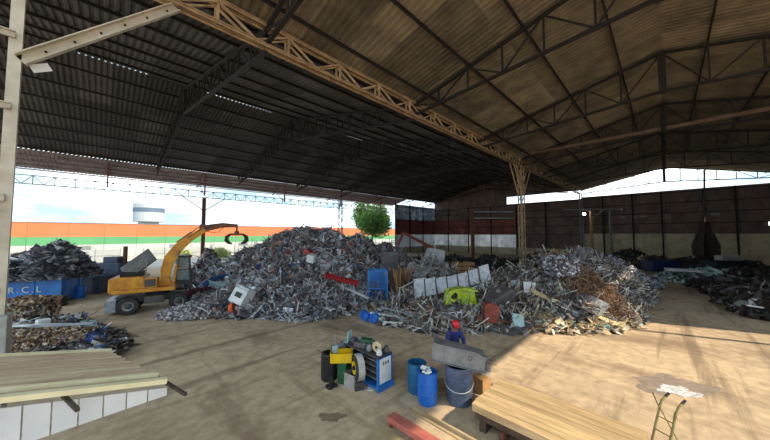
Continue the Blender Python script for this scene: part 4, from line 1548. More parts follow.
o = link('cream_bonnet', sheet_mesh('cream_bonnet', M['cream'], 1.4, (.5, .6), .1))
tag(set_m(o, on(H2, 476, 303, .3), 38, 6, -40), 'cream coloured car panel beside the lime green car front', 'car part')
tk2 = thing('oil_tank', 'dented dark grey tank lying on the mixed heap', 'tank', on(H2, 501, 303, .3), 0)
tk2.rotation_euler = (R(15), R(-24), R(-30))
MB().prism([(-.75, 0), (.75, .05), (.8, .55), (.6, .8), (-.55, .75), (-.8, .5)], -.42, .42).build('shell', M['dark_sheet'], tk2, bevel=.06)
MB().lathe([(.12, .74), (.12, .86), (.1, .88)], 12).build('filler_cap', M['grey_steel'], tk2)
o = MB().prism([(-.33, 0), (.33, .02), (.36, .75), (.2, .92), (-.22, .95), (-.34, .8)], -.25, .25).build('rusty_box', M['rust_red'], bevel=.04)
tag(set_m(o, on(H2, 490, 322, .3), 0, 4, -50), 'rounded rusty brown casing standing in front of the dark grey tank', 'casing')
o = MB().b(-.36, .36, -.02, .02, 0, .62).build('white_plate', M['white_paint'])
tag(set_m(o, on(H2, 530, 293, .25), -12, 5, -45), 'square white plate propped on the mixed heap', 'plate')
o = MB().b(-1.1, 1.1, -.2, .2, 0, .05).build('pale_strip', M['cream'])
tag(set_m(o, on(H2, 549, 299, .35), 28, 24, -40), 'long pale strip running down from the square white plate', 'strip')
o = MB().b(-.27, .27, -.02, .02, 0, .6).build('blue_plate', M['pale_teal'])
tag(set_m(o, on(H2, 519, 327, .3), -25, 6, -45), 'small pale blue plate at the foot of the mixed heap', 'plate')
for i, (px_, s_, a, L_) in enumerate(((545, 14.3, 60, 1.0), (553, 14.2, 40, 1.1), (537, 14.4, 20, .8))):
    o = MB().b(-L_ / 2, L_ / 2, -.11, .11, 0, .09).build('wooden_block', M['wood'], bevel=.01)
    tag(set_m(o, PX(px_, s_, .32), 0, -28, a), 'broken wooden board at the foot of the mixed heap', 'board', 'wooden boards by the mixed heap')
fr = thing('tube_frame', 'small white tube frame standing at the mixed heap behind the red cap', 'frame', PX(456, 14.3), R(-40))
for x in (-.36, .36):
    MB().tube([(x, 0, .02), (x * .95, .12, .72)], .03).build('upright', M['white_paint'], fr)
MB().tube([(-.36, .12, .72), (.36, .12, .72)], .03).build('crossbar', M['white_paint'], fr)
fr2 = thing('pipe_frame', 'tall thin grey pipe frame at the end of the silvery ribbed panel', 'frame', PX(407, 16.0, .1), R(-45))
for x in (-.42, .5):
    MB().tube([(x, 0, .02), (x, .1, 1.5)], .035).build('upright', M['galv'], fr2)
MB().tube([(-.42, .1, 1.5), (.5, .12, 1.95)], .035).build('crossbar', M['galv'], fr2)
for i, (px_, s_, z_, ry, rz, L_) in enumerate(((412, 14.8, .5, 10, -60, 3.4), (398, 15.0, .35, 6, -52, 3.0), (425, 14.5, .3, 4, -35, 2.6), (405, 14.4, .2, 2, -48, 2.2))):
    o = MB().bar((-L_ / 2, 0, 0), (L_ / 2, 0, 0), .09, .09).build('pale_pole', M['white_paint'] if i % 2 else M['galv'])
    tag(set_m(o, PX(px_, s_, z_), 0, ry, rz), 'long pale square pole lying at the front of the mixed heap', 'pole', 'pale poles at the mixed heap front')
for i, (px_, s_) in enumerate(((376, 15.2), (366, 15.4))):
    o = MB().lathe([(.2, -.35), (.26, -.3), (.26, .3), (.2, .35)], 16, (0, 0, .27), 'x').build('blue_cylinder', M['blue'], None, PX(px_, s_), R(20 + 60 * i))
    tag(o, 'blue canister lying on the ground beside the pale poles' if i == 0 else 'blue canister at the outer tip of the pale poles', 'canister')
o = link('teal_sheet', sheet_mesh('teal_sheet', M['pale_teal'], 1.0, (.6, .8), .14))
tag(set_m(o, on(H3b, 575, 312, .2), 20, 12, 20), 'pale blue sheet on the cream offcut spread', 'sheet metal')
o = MB().prism([(-.7, 0), (.7, 0), (-.5, .62)], -.03, .03).build('teal_triangle', M['pale_teal'])
tag(set_m(o, PX(633, 16.8, .1), -25, 0, -50), 'triangular pale blue sheet at the end of the offcut spread', 'sheet metal')
o = MB().tube([(-.7, 0, 0), (-.5, 0, .9), (.1, 0, 1.1), (.5, 0, .7), (.7, 0, 0)], .05, 8).build('bent_pipe', M['brown_sheet'])
tag(set_m(o, on(H2b, 602, 285, .2), -10, 0, -40), 'bent brown pipe loop on the wire tangle', 'pipe')
bb = bale('crushed_bale', 'crushed silvery blue bale on top of the mixed heap', PX(561, 16.9, 2.2), R(-30), 1.5, 1.1, 1.1, P_silver, 1500, (.08, .3))

# red folded arm and posts deeper in the building
ra_ = thing('crane_arm', 'folded red steel arm standing behind the grey scrap', 'arm', PX(412, 34), R(-45))
MB().bar((-2.2, 0, 2.2), (-1.0, 0, 4.9), .3, .3).build('lower_arm', M['rust_red'], ra_)
MB().bar((-1.1, 0, 4.9), (2.3, 0, 3.1), .28, .36).build('upper_arm', M['rust_red'], ra_)
MB().b(-2.6, -1.8, -.5, .5, 0, 2.3).build('pedestal', M['dark_brown'], ra_)
gp = thing('rusty_post', 'rusty timber coloured post with slanted brace before the pale wall sheets', 'post', PX(473, 44), R(-45))
MB().bar((0, 0, 0), (0, 0, 8.6), .45).build('shaft', M['rusty'], gp)
MB().bar((0, 0, 7.0), (-1.6, 0, 8.9), .16).build('brace', M['rusty'], gp)
for z in (7.2, 8.2):
    MB().bar((.2, .1, z), (6.6, .1, z), .14).build('rail', M['galv'], gp)
gf = thing('gantry_frame', 'pale steel frame of two posts and a rail before the back wall', 'frame', PX(600, 50), R(-45))
MB().bar((-1.3, 0, 0), (-1.3, 0, 8.9), .36).build('post', M['wood'], gf)
MB().bar((2.1, 0, 0), (2.1, 0, 8.9), .3).build('post', M['grey_steel'], gf)
MB().bar((-6.5, 0, 9.1), (4.2, 0, 9.1), .25).build('rail', M['grey_steel'], gf)
MB().bar((-1.2, 0, 7.4), (.9, 0, 8.95), .16).build('brace', M['grey_steel'], gf)
for i, (px_, s_, z_, lab) in enumerate(((583, 51, 8.2, 'small bright flood lamp on the far lattice column'), (768, 39, 6.0, 'small bright flood lamp on the back wall'))):
    t = thing('flood_lamp', lab, 'lamp', PX(px_, s_, z_), R(45))
    MB().b(-.3, .1, -.3, .3, -.1, .4).build('housing', M['grey_steel'], t)
    MB().b(-.36, -.31, -.24, .24, -.05, .35).build('lens', EM, t)

wc = thing('wooden_crate', 'weathered wooden crate before the pale wall sheets', 'crate', PX(462, 27.5), R(-45))
for z in (.05, .45, .85, 1.25, 1.65):
    MB().b(-1.1, 1.1, -.5, -.46, z, z + .32).build('slat', M['wood'], wc)
    MB().b(-1.1, 1.1, .46, .5, z, z + .32).build('slat', M['wood'], wc)
for x in (-1.08, 0, 1.08):
    MB().b(x - .05, x + .05, -.46, .46, 0, 2.0).build('frame_post', M['bark'], wc)
# right hand far yard
skip('dark blue skip before the concrete back wall', PX(679, 35), R(-45), 3.2, 1.6, 1.3, M['dark_blue'])
skip('dark teal long skip under the rusty clamshell grapple', PX(762, 33), R(-45), 5.2, 1.8, 1.5, M['dark_teal'])
for i, (px_, z_) in enumerate(((722, 1.5), (737, 1.5))):
    o = MB().b(-.5, .5, -.4, .4, 0, .6).build('pale_box', M['crate_grey'], None, PX(px_, 34, z_ + .03), R(-40), bevel=.03)
    tag(o, 'pale box standing on the dark teal skip', 'box', 'pale boxes on the dark teal skip')
o = MB().b(-1.6, 1.6, -.3, .3, 0, .12).build('long_white_board', M['white_paint'])
tag(set_m(o, PX(684, 27.2, 1.15), 12, 3, -48), 'long white board on the heap of pale teal sheets', 'board')
cl = thing('clamshell_grapple', 'large dark rusty clamshell grapple hanging closed before the back wall', 'grapple', PX(707, 36), R(-45))
MB().prism([(-.5, 5.2), (.5, 5.2), (.32, 6.3), (-.32, 6.3)], -.35, .35).build('yoke', M['dark_brown'], cl)
MB().bar((0, 0, 6.2), (0, 0, 6.9), .2).build('hanger', M['dark_brown'], cl)
for k in range(6):
    a = 2 * math.pi * k / 6 + .3
    pts = [(.22, 5.5), (.62, 4.5), (.95, 3.2), (.95, 2.1), (.5, 1.2)]
    ti = tapered(cl, 'tine', pts, [.3, .45, .55, .5, .15], .7, M['dark_brown'])
    ti.rotation_euler = (0, 0, a)
MB().tube([(0, 0, 6.8), (.2, 0, 9.5), (.4, 0, 13.0)], .09, 8).build('cable', M['black'], cl)
dr = MB().lathe([(.26, 0), (.28, .04), (.19, .4), (.16, .42)], 6).build('white_cone', M['white_paint'], None, on(H6, 754, 306, .1))
tag(dr, 'white tapered plastic piece on the shaded dark heap', 'plastic')
o = MB().bar((-.8, 0, 0), (.8, 0, 0), .12, .08).build('white_rail', M['white_paint'])
tag(set_m(o, on(H6, 765, 308, .15), 0, 8, -60), 'white bar lying on the shaded dark heap', 'bar')

# ------------------------------------------------------------------ CREAM AWNING, LOWER LEFT
aw = thing('awning', 'cream corrugated awning with white panelled side under the channel column', 'awning', (0, 0, 0))
A_, B_ = G(165, 382, 2.3), G(110, 353, 2.3)
slope_up = Vector((-1.0, .06, .2))
Lr = 3.4
nr = 11
roof_n = []
for i in range(nr):
    t0, t1 = i / nr, (i + 1) / nr
    a, b2 = A_.lerp(B_, t0), A_.lerp(B_, t1)
    mid = a.lerp(b2, .5)
    rib = MB()
    crown = Vector((0, 0, .05))
    prof = [a, a.lerp(b2, .25), a.lerp(b2, .4) + crown, a.lerp(b2, .75) + crown, a.lerp(b2, .9), b2]
    vs = []
    for p in prof:
        vs += [p, p + slope_up * Lr, p - Vector((0, 0, .012)), p + slope_up * Lr - Vector((0, 0, .012))]
    fs = []
    for j in range(len(prof) - 1):
        o4 = j * 4
        fs += [(o4, o4 + 4, o4 + 5, o4 + 1), (o4 + 2, o4 + 3, o4 + 7, o4 + 6), (o4, o4 + 2, o4 + 6, o4 + 4), (o4 + 1, o4 + 5, o4 + 7, o4 + 3)]
    rib.add(vs, fs).build('roof_sheet', M['awning'], aw)
for p, w_ in ((A_ + Vector((.02, -.03, .03)), .1), (B_ + Vector((.02, .02, .03)), .12), (A_.lerp(B_, .1) + Vector((0, 0, .06)), .06)):
    MB().bar(p, p + slope_up * Lr, w_, .07).build('edge_trim', M['awning_edge'], aw)
# white side panels, tapering towards the low end
npn = 11
for i in range(npn):
    t0, t1 = i / npn * .8, (i + 1) / npn * .8 - .005
    base = A_ + Vector((.03, .0, -.1))
    d = slope_up * Lr
    a, b2 = base + d * t0, base + d * t1
    h0, h1 = .12 + .85 * t0, .12 + .85 * t1
    nrm = Vector((.0, .03, 0))
    dn = Vector((0, 0, -1))
    vs = [a, b2, b2 + dn * h1, a + dn * h0, a + nrm, b2 + nrm, b2 + dn * h1 + nrm, a + dn * h0 + nrm]
    MB().add(vs, [(0, 3, 2, 1), (4, 5, 6, 7), (0, 1, 5, 4), (3, 7, 6, 2), (0, 4, 7, 3), (1, 2, 6, 5)]).build('side_panel', M['panel_white'], aw)
for t0 in (.02, .36):
    p = A_ + slope_up * Lr * t0 + Vector((0, 0, -.07))
    MB().bar(p + Vector((.0, .5, 0)), p + Vector((.28, -.42, -.06)), .045, .04).build('purlin_bar', M['bark'], aw)
for p in (A_ + slope_up * Lr * .9 + Vector((0, .2, 0)), B_ + slope_up * Lr * .95 + Vector((0, -.1, 0)), A_.lerp(B_, .5) + slope_up * Lr * .9):
    MB().bar((p.x, p.y, 0), (p.x, p.y, p.z - .02), .12).build('post', M['pale_steel'], aw)

# ------------------------------------------------------------------ FOREGROUND WORK CORNER
mc = thing('machine_cabinet', 'blue and white machine cabinet with open shelf side and metal parts on top', 'cabinet', (5.9, 6.2, 0))
MB().b(0, .62, .02, 1.85, .05, .12).build('base', M['cab_blue'], mc)
for y in (0, 1.8):
    MB().b(0, .62, y, y + .06, .05, .98).build('end_panel', M['cab_blue'], mc)
MB().b(.07, .55, -.012, 0, .2, .92).build('white_inset', M['white_paint'], mc)
for k in range(3):
    MB().b(.2 + k * .1, .25 + k * .1, -.018, -.012, .72, .82).build('gauge', M['hood'], mc)
MB().b(.56, .6, .06, 1.8, .12, .95).build('back_panel', M['hood'], mc)
MB().b(0, .62, 0, 1.86, .95, 1.0).build('top', M['hood'], mc)
for z in (.3, .48, .66, .82):
    MB().b(.04, .56, .06, .72, z, z + .03).build('shelf', M['grey_steel'], mc)
MB().b(0, .05, .72, .78, .12, .95).build('divider', M['cab_blue'], mc)
MB().b(-.03, .65, -.05, .02, 0, .14).build('plinth', M['cab_blue'], mc)


def simple(name, mb, m, loc, label, cat, rz=0, group=None, bevel=0, smooth=False):
    return tag(mb.build(name, m, None, loc, rz, smooth, bevel), label, cat, group)


ZT = 1.005
e = thing('engine_part', 'green and grey engine part lying on the machine cabinet', 'engine part', (6.2, 7.15, ZT), .4)
MB().b(-.22, .22, -.3, .3, 0, .16).build('block', M['dark_sheet'], e, bevel=.02)
MB().b(-.18, .1, -.28, .1, .16, .27).build('cover', M['green_dark'], e, bevel=.03)
MB().lathe([(.08, -.05), (.1, 0), (.08, .05)], 14, (.1, .2, .2), 'x').build('pulley', M['grey_steel'], e)
e = thing('disc_pulley', 'cream round disc standing on the machine cabinet', 'disc', (6.15, 6.5, ZT), .2)
MB().lathe([(.02, -.03), (.15, -.04), (.17, 0), (.15, .04), (.02, .03)], 22, (0, 0, .17), 'x').build('disc', M['cream'], e)
MB().lathe([(.04, -.07), (.04, .07)], 12, (0, 0, .17), 'x').build('hub', M['hood'], e)
for i, (x, y, m_) in enumerate(((6.05, 6.75, 'galv'), (6.35, 6.7, 'dark_sheet'), (6.05, 6.3, 'white_paint'), (6.38, 6.32, 'dark_sheet'), (6.3, 6.9, 'grey_sheet'),
                                (6.05, 7.0, 'dark_sheet'), (6.4, 7.5, 'grey_sheet'), (6.1, 7.6, 'dark_sheet'))):
    e = MB().lathe([(.05, 0), (.09, .02), (.1, .1), (.06, .14), (.06, .2), (.03, .2)], 10).build('motor_part', M[m_], None, (x, y, ZT), i)
    tag(e, 'small metal motor part among others on the machine cabinet', 'motor part', 'motor parts on the cabinet')
e = thing('steel_bracket', 'pale blue grey bent plate standing at the back of the cabinet top', 'plate', (6.1, 7.8, ZT), .5)
MB().b(-.16, .16, 0, .03, 0, .36).b(-.16, .16, 0, .2, 0, .03).build('plate', M['pale_teal'], e)

tyre = thing('road_wheel', 'car wheel with yellow rim leaning on the machine cabinet', 'wheel', (5.66, 6.85, 0), R(-22))
MB().lathe([(.22, -.12), (.33, -.13), (.37, -.09), (.33, .14), (.22, .12)], 26, (0, 0, .6), 'x', True).build('tyre', M['rubber'], tyre, smooth=True)
MB().lathe([(.36, -.08), (.385, -.07), (.385, .12), (.34, .14)], 26, (0, 0, .6), 'x', True).build('tread_band', M['crate_grey'], tyre)
MB().lathe([(.03, -.08), (.19, -.13), (.2, .06), (.03, .04)], 22, (0, 0, .6), 'x', True).build('rim', M['crate_yellow'], tyre)
MB().lathe([(.06, -.16), (.07, -.05)], 12, (0, 0, .6), 'x').build('hub', M['dark_steel'], tyre)
MB().b(-.14, .14, -.22, .22, 0, .22).build('stand_block', M['hood'], tyre)


def crate(name, label, loc, rz, L_, w_, h_, m, zfoot=0):
    t = thing(name, label, 'crate', loc, rz)
    MB().b(0, L_, 0, w_, 0, .02).build('bottom', m, t)
    for (x0, x1, y0, y1) in ((0, L_, 0, .02), (0, L_, w_ - .02, w_), (0, .02, .02, w_ - .02), (L_ - .02, L_, .02, w_ - .02)):
        MB().b(x0, x1, y0, y1, .02, h_).build('wall', m, t)
    MB().b(-.02, L_ + .02, -.02, .02, h_ - .04, h_).b(-.02, L_ + .02, w_ - .02, w_ + .02, h_ - .04, h_).b(
        -.02, .02, 0, w_, h_ - .04, h_).b(L_ - .02, L_ + .02, 0, w_, h_ - .04, h_).build('rim', m, t)
    for k in range(5):
        x = L_ * (k + .5) / 5
        MB().b(x - .012, x + .012, -.015, 0, .03, h_ - .05).build('rib', m, t)
        y = w_ * (k + .5) / 5
        MB().b(-.015, 0, y - .012, y + .012, .03, h_ - .05).build('rib', m, t)
    return t


crate('plastic_crate', 'grey ribbed plastic crate on the ground by the yellow rimmed wheel', G(358, 384) + Vector((-.32, -.2, 0)), R(8), .5, .42, .42, M['crate_grey'])
gx = thing('green_bin', 'narrow dark green bin under the yellow crate', 'bin', G(343.5, 382), R(30))
MB().b(-.14, .14, -.14, .14, 0, .62).build('body', M['green_dark'], gx, bevel=.02)
MB().b(-.16, .16, -.16, .16, .6, .66).build('rim', M['green_dark'], gx)
yl = G(343.5, 382)
crate('plastic_crate', 'bright yellow plastic crate perched on the dark green bin', (yl.x - .42, yl.y + .12, .665), R(-42), .66, .4, .3, M['crate_yellow'])
bk = thing('black_drum', 'black open drum with a rod sticking out beside the yellow crate', 'drum', PX(329, 9.35))
MB().lathe([(.24, 0), (.26, .05), (.26, .8), (.24, .84), (.21, .84), (.21, .7)], 20).build('body', M['black'], bk)
MB().tube([(0, 0, .7), (-.34, .2, .96)], .018).build('rod', M['hood'], bk)
MB().b(-.02, .16, -.24, -.2, .75, 1.1).build('sheet_flap', M['pale_teal'], bk)
gd2 = thing('grey_drum', 'grey steel drum behind the bright yellow crate', 'drum', PX(338, 9.6))
MB().lathe([(.25, 0), (.25, .3), (.265, .31), (.265, .34), (.25, .35), (.25, .62), (.265, .63), (.265, .66), (.25, .67), (.25, .92), (.22, .94), (.22, .86)], 22).build(
    'body', M['grey_steel'], gd2)
MB().tube([(-.1, 0, .85), (-.12, .02, 1.35)], .015).build('rod', M['galv'], gd2)
MB().b(-.3, .2, -.04, .0, .93, 1.0).build('clamp', M['galv'], gd2)
dm = thing('hand_jack', 'small dark jack on the ground under the black drum', 'jack', PX(331, 8.85))
MB().b(-.14, .14, -.1, .1, 0, .08).build('base', M['dark_steel'], dm)
MB().lathe([(.07, .08), (.07, .26), (.04, .28), (.04, .36)], 12).build('ram', M['dark_steel'], dm)
for x in (-.1, .1):
    MB().lathe([(.06, -.02), (.06, .02)], 12, (x, -.12, .065), 'y').build('caster', M['black'], dm)
simple('paper_sheet', MB().b(-.16, .16, -.1, .1, 0, .012), M['white_paint'], G(371, 388, .0), 'white paper sheet lying by the foot of the machine cabinet', 'paper', .7)

# drums
def poly_drum(label, loc, m, r=.29, h=.9, lid=False):
    t = thing('plastic_drum', label, 'drum', loc)
    MB().lathe([(r * .9, 0), (r * .97, .05), (r, h * .33), (r * 1.02, h * .35), (r, h * .37), (r, h * .66), (r * 1.02, h * .68), (r, h * .7),
                (r * .97, h * .93), (r * .9, h), (r * .82, h), (r * .82, h * .8)], 28).build('body', m, t)
    MB().lathe([(r * .92, h * .95), (r * 1.03, h * .96), (r * 1.03, h * .985), (r * .92, h * .99)], 28, close=True).build('hoop', m, t)
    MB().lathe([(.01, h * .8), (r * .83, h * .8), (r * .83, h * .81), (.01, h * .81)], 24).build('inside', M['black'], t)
    return t


d1 = poly_drum('bright blue plastic drum with white scraps inside', G(427.5, 402), M['blue'], .28, .86)
for i in range(7):
    q = MB().box((rng.uniform(-.15, .15), rng.uniform(-.15, .15), .83 + i * .015), (.16, .11, .05), Matrix.Rotation(i * .8, 3, 'Z') @ Matrix.Rotation(.5, 3, 'X')).build(
        'scrap_piece', M['white_paint'], d1)
poly_drum('teal blue plastic drum with open black mouth behind the bright blue one', G(417, 391), M['teal_blue'], .28, .86)
d3 = thing('steel_drum', 'dented grey blue drum with a white wire around it under the grey hood', 'drum', G(459, 401))
MB().lathe([(.33, 0), (.345, .04), (.36, .35), (.375, .36), (.365, .39), (.375, .7), (.385, .71), (.375, .74), (.385, 1.0), (.36, 1.02), (.33, 1.0), (.33, .8)], 30).build(
    'body', M['grey_blue'], d3)
MB().tube([(.39 * math.cos(a), .39 * math.sin(a), .55 + .14 * math.sin(a * 1.0 + 1)) for a in np.linspace(0, 2 * math.pi, 25)], .008, 5).build('wire', M['white_paint'], d3)
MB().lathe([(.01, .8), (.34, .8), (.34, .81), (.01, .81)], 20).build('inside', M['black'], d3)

# grey sheet hood resting on the drum
hd2 = thing('sheet_hood', 'long grey sheet metal trough resting across the grey blue drum', 'trough', G(457, 399) + Vector((0, 0, 1.03)), R(-45))
hd2.scale = (.9, .9, .9)
hd2.rotation_euler = (R(-6), R(8), R(-58))
MB().prism([(-.78, .0), (.78, .0), (.78, .42), (.5, .5), (-.78, .5)], -.34, -.325).build('front_plate', M['trough'], hd2)
MB().prism([(-.78, .0), (.78, .0), (.78, .42), (.5, .5), (-.78, .5)], .2, .215).build('back_plate', M['trough'], hd2)
MB().add([(-.78, -.34, .5), (.78, -.34, .42), (.78, .215, .48), (-.78, .215, .56), (-.78, -.34, .515), (.78, -.34, .435), (.78, .215, .495), (-.78, .215, .575)],
         [(0, 3, 2, 1), (4, 5, 6, 7), (0, 1, 5, 4), (1, 2, 6, 5), (2, 3, 7, 6), (3, 0, 4, 7)]).build('top_plate', M['trough'], hd2)
MB().b(-.795, -.78, -.34, .215, 0, .52).b(.78, .795, -.34, .215, 0, .44).build('end_plate', M['trough'], hd2)
MB().b(-.5, -.47, -.35, .22, .0, .53).build('seam', M['trough'], hd2)
MB().b(-.82, .82, -.42, -.34, -.01, .005).build('lip', M['trough'], hd2)
MB().lathe([(.05, -.352), (.07, -.352), (.07, -.34), (.05, -.34)], 14, (.35, 0, .3), 'y', True).build('knob_ring', M['hood'], hd2)

simple('cardboard_box', MB().b(-.16, .16, -.2, .2, 0, .42).b(-.17, .17, -.21, -.2, .3, .46), M['cardboard'], G(482, 391), 'brown cardboard box standing behind the grey blue drum', 'box', R(-20))
wsx = thing('wire_coil', 'loose coil of grey wire above the cardboard box', 'coil', G(484, 386), 0)
for k in range(9):
    MB().tube([(.24 * math.cos(a + k), .2 * math.sin(a + k) , .5 + .05 * k + .06 * math.sin(2 * a + k)) for a in np.linspace(0, 6.2, 16)], .012, 5).build('loop', M['grey_steel'], wsx)
MB().lathe([(.16, 0), (.18, .04), (.18, .5), (.14, .52)], 14).build('spool', M['crate_grey'], wsx)
pl = thing('pallet', 'small wooden pallet on the ground between the drums', 'pallet', G(444, 389), R(-30))
for k in range(4):
    MB().b(-.45, .45, -.38 + k * .21, -.24 + k * .21, .1, .13).build('slat', M['wood'], pl)
for x in (-.42, 0, .42):
    MB().b(x - .04, x + .04, -.38, .4, 0, .1).build('bearer', M['wood'], pl)

# ------------------------------------------------------------------ PERSON
def skinned(name, parent, m, verts, edges, radii, root=0, sub=2):
    me = bpy.data.meshes.new(name)
    me.from_pydata(verts, edges, [])
    me.materials.append(m)
    o = bpy.data.objects.new(name, me)
    COL.objects.link(o)
    o.parent = parent
    md = o.modifiers.new('skin', 'SKIN')
    md.use_smooth_shade = True
    lay = me.skin_vertices[0].data if me.skin_vertices else None
    if lay:
        for i, r_ in enumerate(radii):
            lay[i].radius = (r_, r_) if not isinstance(r_, tuple) else r_
            lay[i].use_root = (i == root)
    sb = o.modifiers.new('sub', 'SUBSURF')
    sb.levels = sub
    sb.render_levels = sub
    return o


per = thing('person', 'person in a red cap and blue jacket bending over the grey trough', 'person', G(454, 373), R(-135))
# local +x is where the person looks (towards the trough)
V, E, RR = [], [], []


def node(p, r_, par=None):
    V.append(p)
    RR.append(r_)
    if par is not None:
        E.append((par, len(V) - 1))
    return len(V) - 1


pel = node((0, 0, .95), .14)
wai = node((.03, 0, 1.1), .13, pel)
che = node((.14, 0, 1.33), .15, wai)
nec = node((.22, 0, 1.5), .06, che)
h0 = node((.26, 0, 1.56), .065, nec)
h1 = node((.29, 0, 1.64), .095, h0)
h2 = node((.29, 0, 1.72), .085, h1)
nose = node((.395, 0, 1.63), .018, h1)
for sgn in (-1, 1):
    sh = node((.16, .17 * sgn, 1.4), .075, che)
    el = node((.26, .27 * sgn, 1.17), .055, sh)
    wr2 = node((.48, .2 * sgn, 1.08), .04, el)
    pal_ = node((.56, .18 * sgn, 1.06), .042, wr2)
    for k in range(4):
        f0 = node((.61, .18 * sgn + (k - 1.5) * .022, 1.055), .011, pal_)
        f1 = node((.65 - .006 * abs(k - 1.5), .18 * sgn + (k - 1.5) * .024, 1.035), .0095, f0)
        node((.665 - .008 * abs(k - 1.5), .18 * sgn + (k - 1.5) * .024, 1.0), .008, f1)
    t0 = node((.56, .18 * sgn - sgn * .05, 1.05), .013, pal_)
    node((.6, .18 * sgn - sgn * .07, 1.03), .01, t0)
    hp = node((0, .1 * sgn, .88), .095, pel)
    kn = node((.05, .12 * sgn, .49), .065, hp)
    an = node((0, .12 * sgn, .1), .045, kn)
    node((.14, .13 * sgn, .045), .04, an)
skinned('body', per, M['skin'], V, E, RR, 0)
jv = [(0, 0, .9), (.03, 0, 1.1), (.14, 0, 1.33), (.2, 0, 1.46)]
je = [(0, 1), (1, 2), (2, 3)]
jr = [(.19, .16), (.18, .15), (.2, .17), .1]
for sgn in (-1, 1):
    b0 = len(jv)
    jv += [(.16, .18 * sgn, 1.4), (.26, .28 * sgn, 1.17), (.45, .21 * sgn, 1.09)]
    jr += [.1, .075, .06]
    je += [(2, b0), (b0, b0 + 1), (b0 + 1, b0 + 2)]
skinned('jacket', per, M['navy'], jv, je, jr)
tv = [(0, 0, .95)]
te, tr_ = [], [.17]
for sgn in (-1, 1):
    b0 = len(tv)
    tv += [(0, .1 * sgn, .86), (.05, .12 * sgn, .49), (0, .12 * sgn, .12)]
    tr_ += [.12, .09, .075]
    te += [(0, b0), (b0, b0 + 1), (b0 + 1, b0 + 2)]
skinned('trousers', per, M['trouser'], tv, te, tr_)
for sgn in (-1, 1):
    MB().prism([(-.09, 0), (.2, 0), (.2, .05), (.08, .11), (-.08, .13)], .12 * sgn - .05, .12 * sgn + .05).build('boot', M['black'], per, bevel=.02)
cap = MB().lathe([(.118, 1.68), (.122, 1.73), (.1, 1.8), (.05, 1.84), (.005, 1.85)], 20, (.285, 0, 0)).build('cap', M['cap_red'], per, smooth=True)
MB().prism([(.36, 1.69), (.5, 1.665), (.5, 1.675), (.36, 1.71)], -.08, .08).build('peak', M['cap_red'], cap)
MB().lathe([(.104, 1.6), (.112, 1.66), (.112, 1.69)], 16, (.262, 0, 0)).build('hair', M['black'], per)

# ------------------------------------------------------------------ PLATFORM, RED BEAM, SLAB
pf = thing('plank_platform', 'low platform of weathered tan planks on dark beams beside the drums', 'platform', (6.45, .4, 0))
PW, PL = 1.65, 3.05
npk = 9
for k in range(npk):
    w_ = PW / npk
    MB().b(k * w_ + .004, (k + 1) * w_ - .004, 0 - rng.uniform(0, .04), PL + rng.uniform(0, .03), .55, .61 + rng.uniform(-.006, .006)).build('plank', M['plank'], pf)
MB().b(-.03, .0, 0, PL, .45, .61).build('edge_board', M['plank'], pf)
for x in (.02, .8, 1.5):
    MB().b(x, x + .12, .05, PL - .05, .28, .55).build('beam', M['bark'], pf)
for y in (.15, 1.0, 1.9, 2.75):
    MB().b(.05, 1.6, y, y + .16, 0, .28).build('bearer', M['bark'], pf)
for y, z in ((.6, .06), (1.5, .06), (2.3, .06)):
    MB().b(-.05, .4, y, y + .1, .01, .26).build('packing_block', M['rusty'], pf)

rb = thing('red_channel_beam', 'faded red steel channel on short feet at the slab edge', 'beam', (5.15, 4.95, 0))
MB().b(-.13, .13, -4.2, 0, .24, .27).build('flange', M['salmon'], rb)
MB().b(-.13, -.1, -4.2, 0, .14, .24).build('web', M['salmon'], rb)
for y in (-.06, -.75, -1.9, -3.2):
    MB().b(-.1, .1, y - .03, y + .03, 0, .24).build('foot', M['rust_red'], rb)
sl = struct(MB().b(2.2, 5.02, -4, 5.0, 0, .05).build('trim_1', M['dirt_slab']))
simple('edge_rail', MB().b(0, .06, -4.5, .35, 0, .1).b(-.12, 0, -4.5, .35, 0, .02), M['dirt_slab'], (6.0, 4.6, 0), 'dusty steel angle rail lying between the red channel and platform', 'rail')
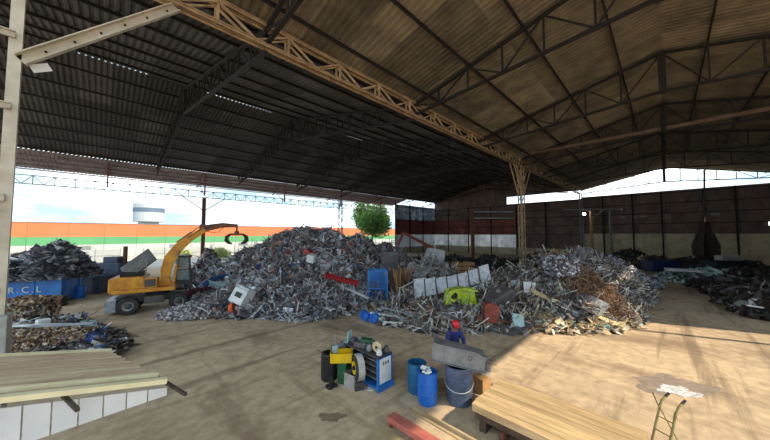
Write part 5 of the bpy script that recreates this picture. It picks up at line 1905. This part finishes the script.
# hand truck at the end of the platform
ht = thing('hand_truck', 'olive tube hand truck with two dark bent grips on the sunlit dirt', 'hand truck', PX(668, 6.1), R(-30))
for y in (-.14, .14):
    MB().tube([(-.34, y, .02), (-.1, y, .6), (.08, y, 1.02), (.14, y, 1.1), (.28, y, 1.17)], .022, 8).build('side_tube', M['olive'], ht)
    MB().tube([(.24, y, 1.15), (.36, y, 1.21)], .026, 8).build('grip', M['black'], ht)
    MB().tube([(.32, y * 1.1, .03), (.02, -y, 1.02)], .012, 6).build('stay', M['olive'], ht)
for z, x in ((.3, -.22), (.55, -.12), (.8, -.015)):
    MB().tube([(x, -.14, z), (x, .14, z)], .012, 6).build('rung', M['olive'], ht)
MB().b(-.55, -.32, -.2, .2, .0, .03).build('toe_plate', M['olive'], ht)
MB().tube([(.02, .14, 1.0), (-.1, .16, 1.28)], .01, 6).build('lever', M['hood'], ht)
# wet patch with a white blotch
def puddle(name, r, seed, m, z, loc, label, cat):
    rr = random.Random(seed)
    n = 120
    ph = [rr.uniform(0, 6.3) for _ in range(6)]
    vs = [(0, 0, .004)]
    for k in range(n):
        a = 2 * math.pi * k / n
        q = 1 + .16 * math.sin(2 * a + ph[0]) + .14 * math.sin(3 * a + ph[1]) + .13 * math.sin(5 * a + ph[2]) + .07 * math.sin(9 * a + ph[3]) + .04 * math.sin(17 * a + ph[4]) + .03 * math.sin(23 * a + ph[5])
        vs.append((r[0] * q * math.cos(a), r[1] * q * math.sin(a), 0))
    return tag(MB().add(vs, [(0, 1 + k, 1 + (k + 1) % n) for k in range(n)]).build(name, m, None, (loc.x, loc.y, z), R(-45)), label, cat)


puddle('wet_patch', (.95, .7), 3, mat('wet_dirt', (168, 152, 138), (140, 126, 116), .4, 0, 4, bump=.15, c3=(196, 172, 138)), .004, G(672, 385), 'dark damp patch on the sunlit dirt floor', 'wet patch')
puddle('white_blotch', (.5, .3), 5, mat('white_blotch', (240, 242, 248), (176, 172, 172), .35, 0, 6, bump=.2, stretch=(1, 3, 1), contrast=(.45, .6)), .009, G(678, 391), 'white mottled spill inside the damp patch', 'blotch')  # ragged white colour laid over part of the damp patch
puddle('oil_stain', (.3, .2), 8, mat('oil_stain', (118, 104, 86), (136, 120, 98), .7, 0, 3), .004, G(332, 417), 'dark oil stain on the dirt before the cabinet', 'stain')
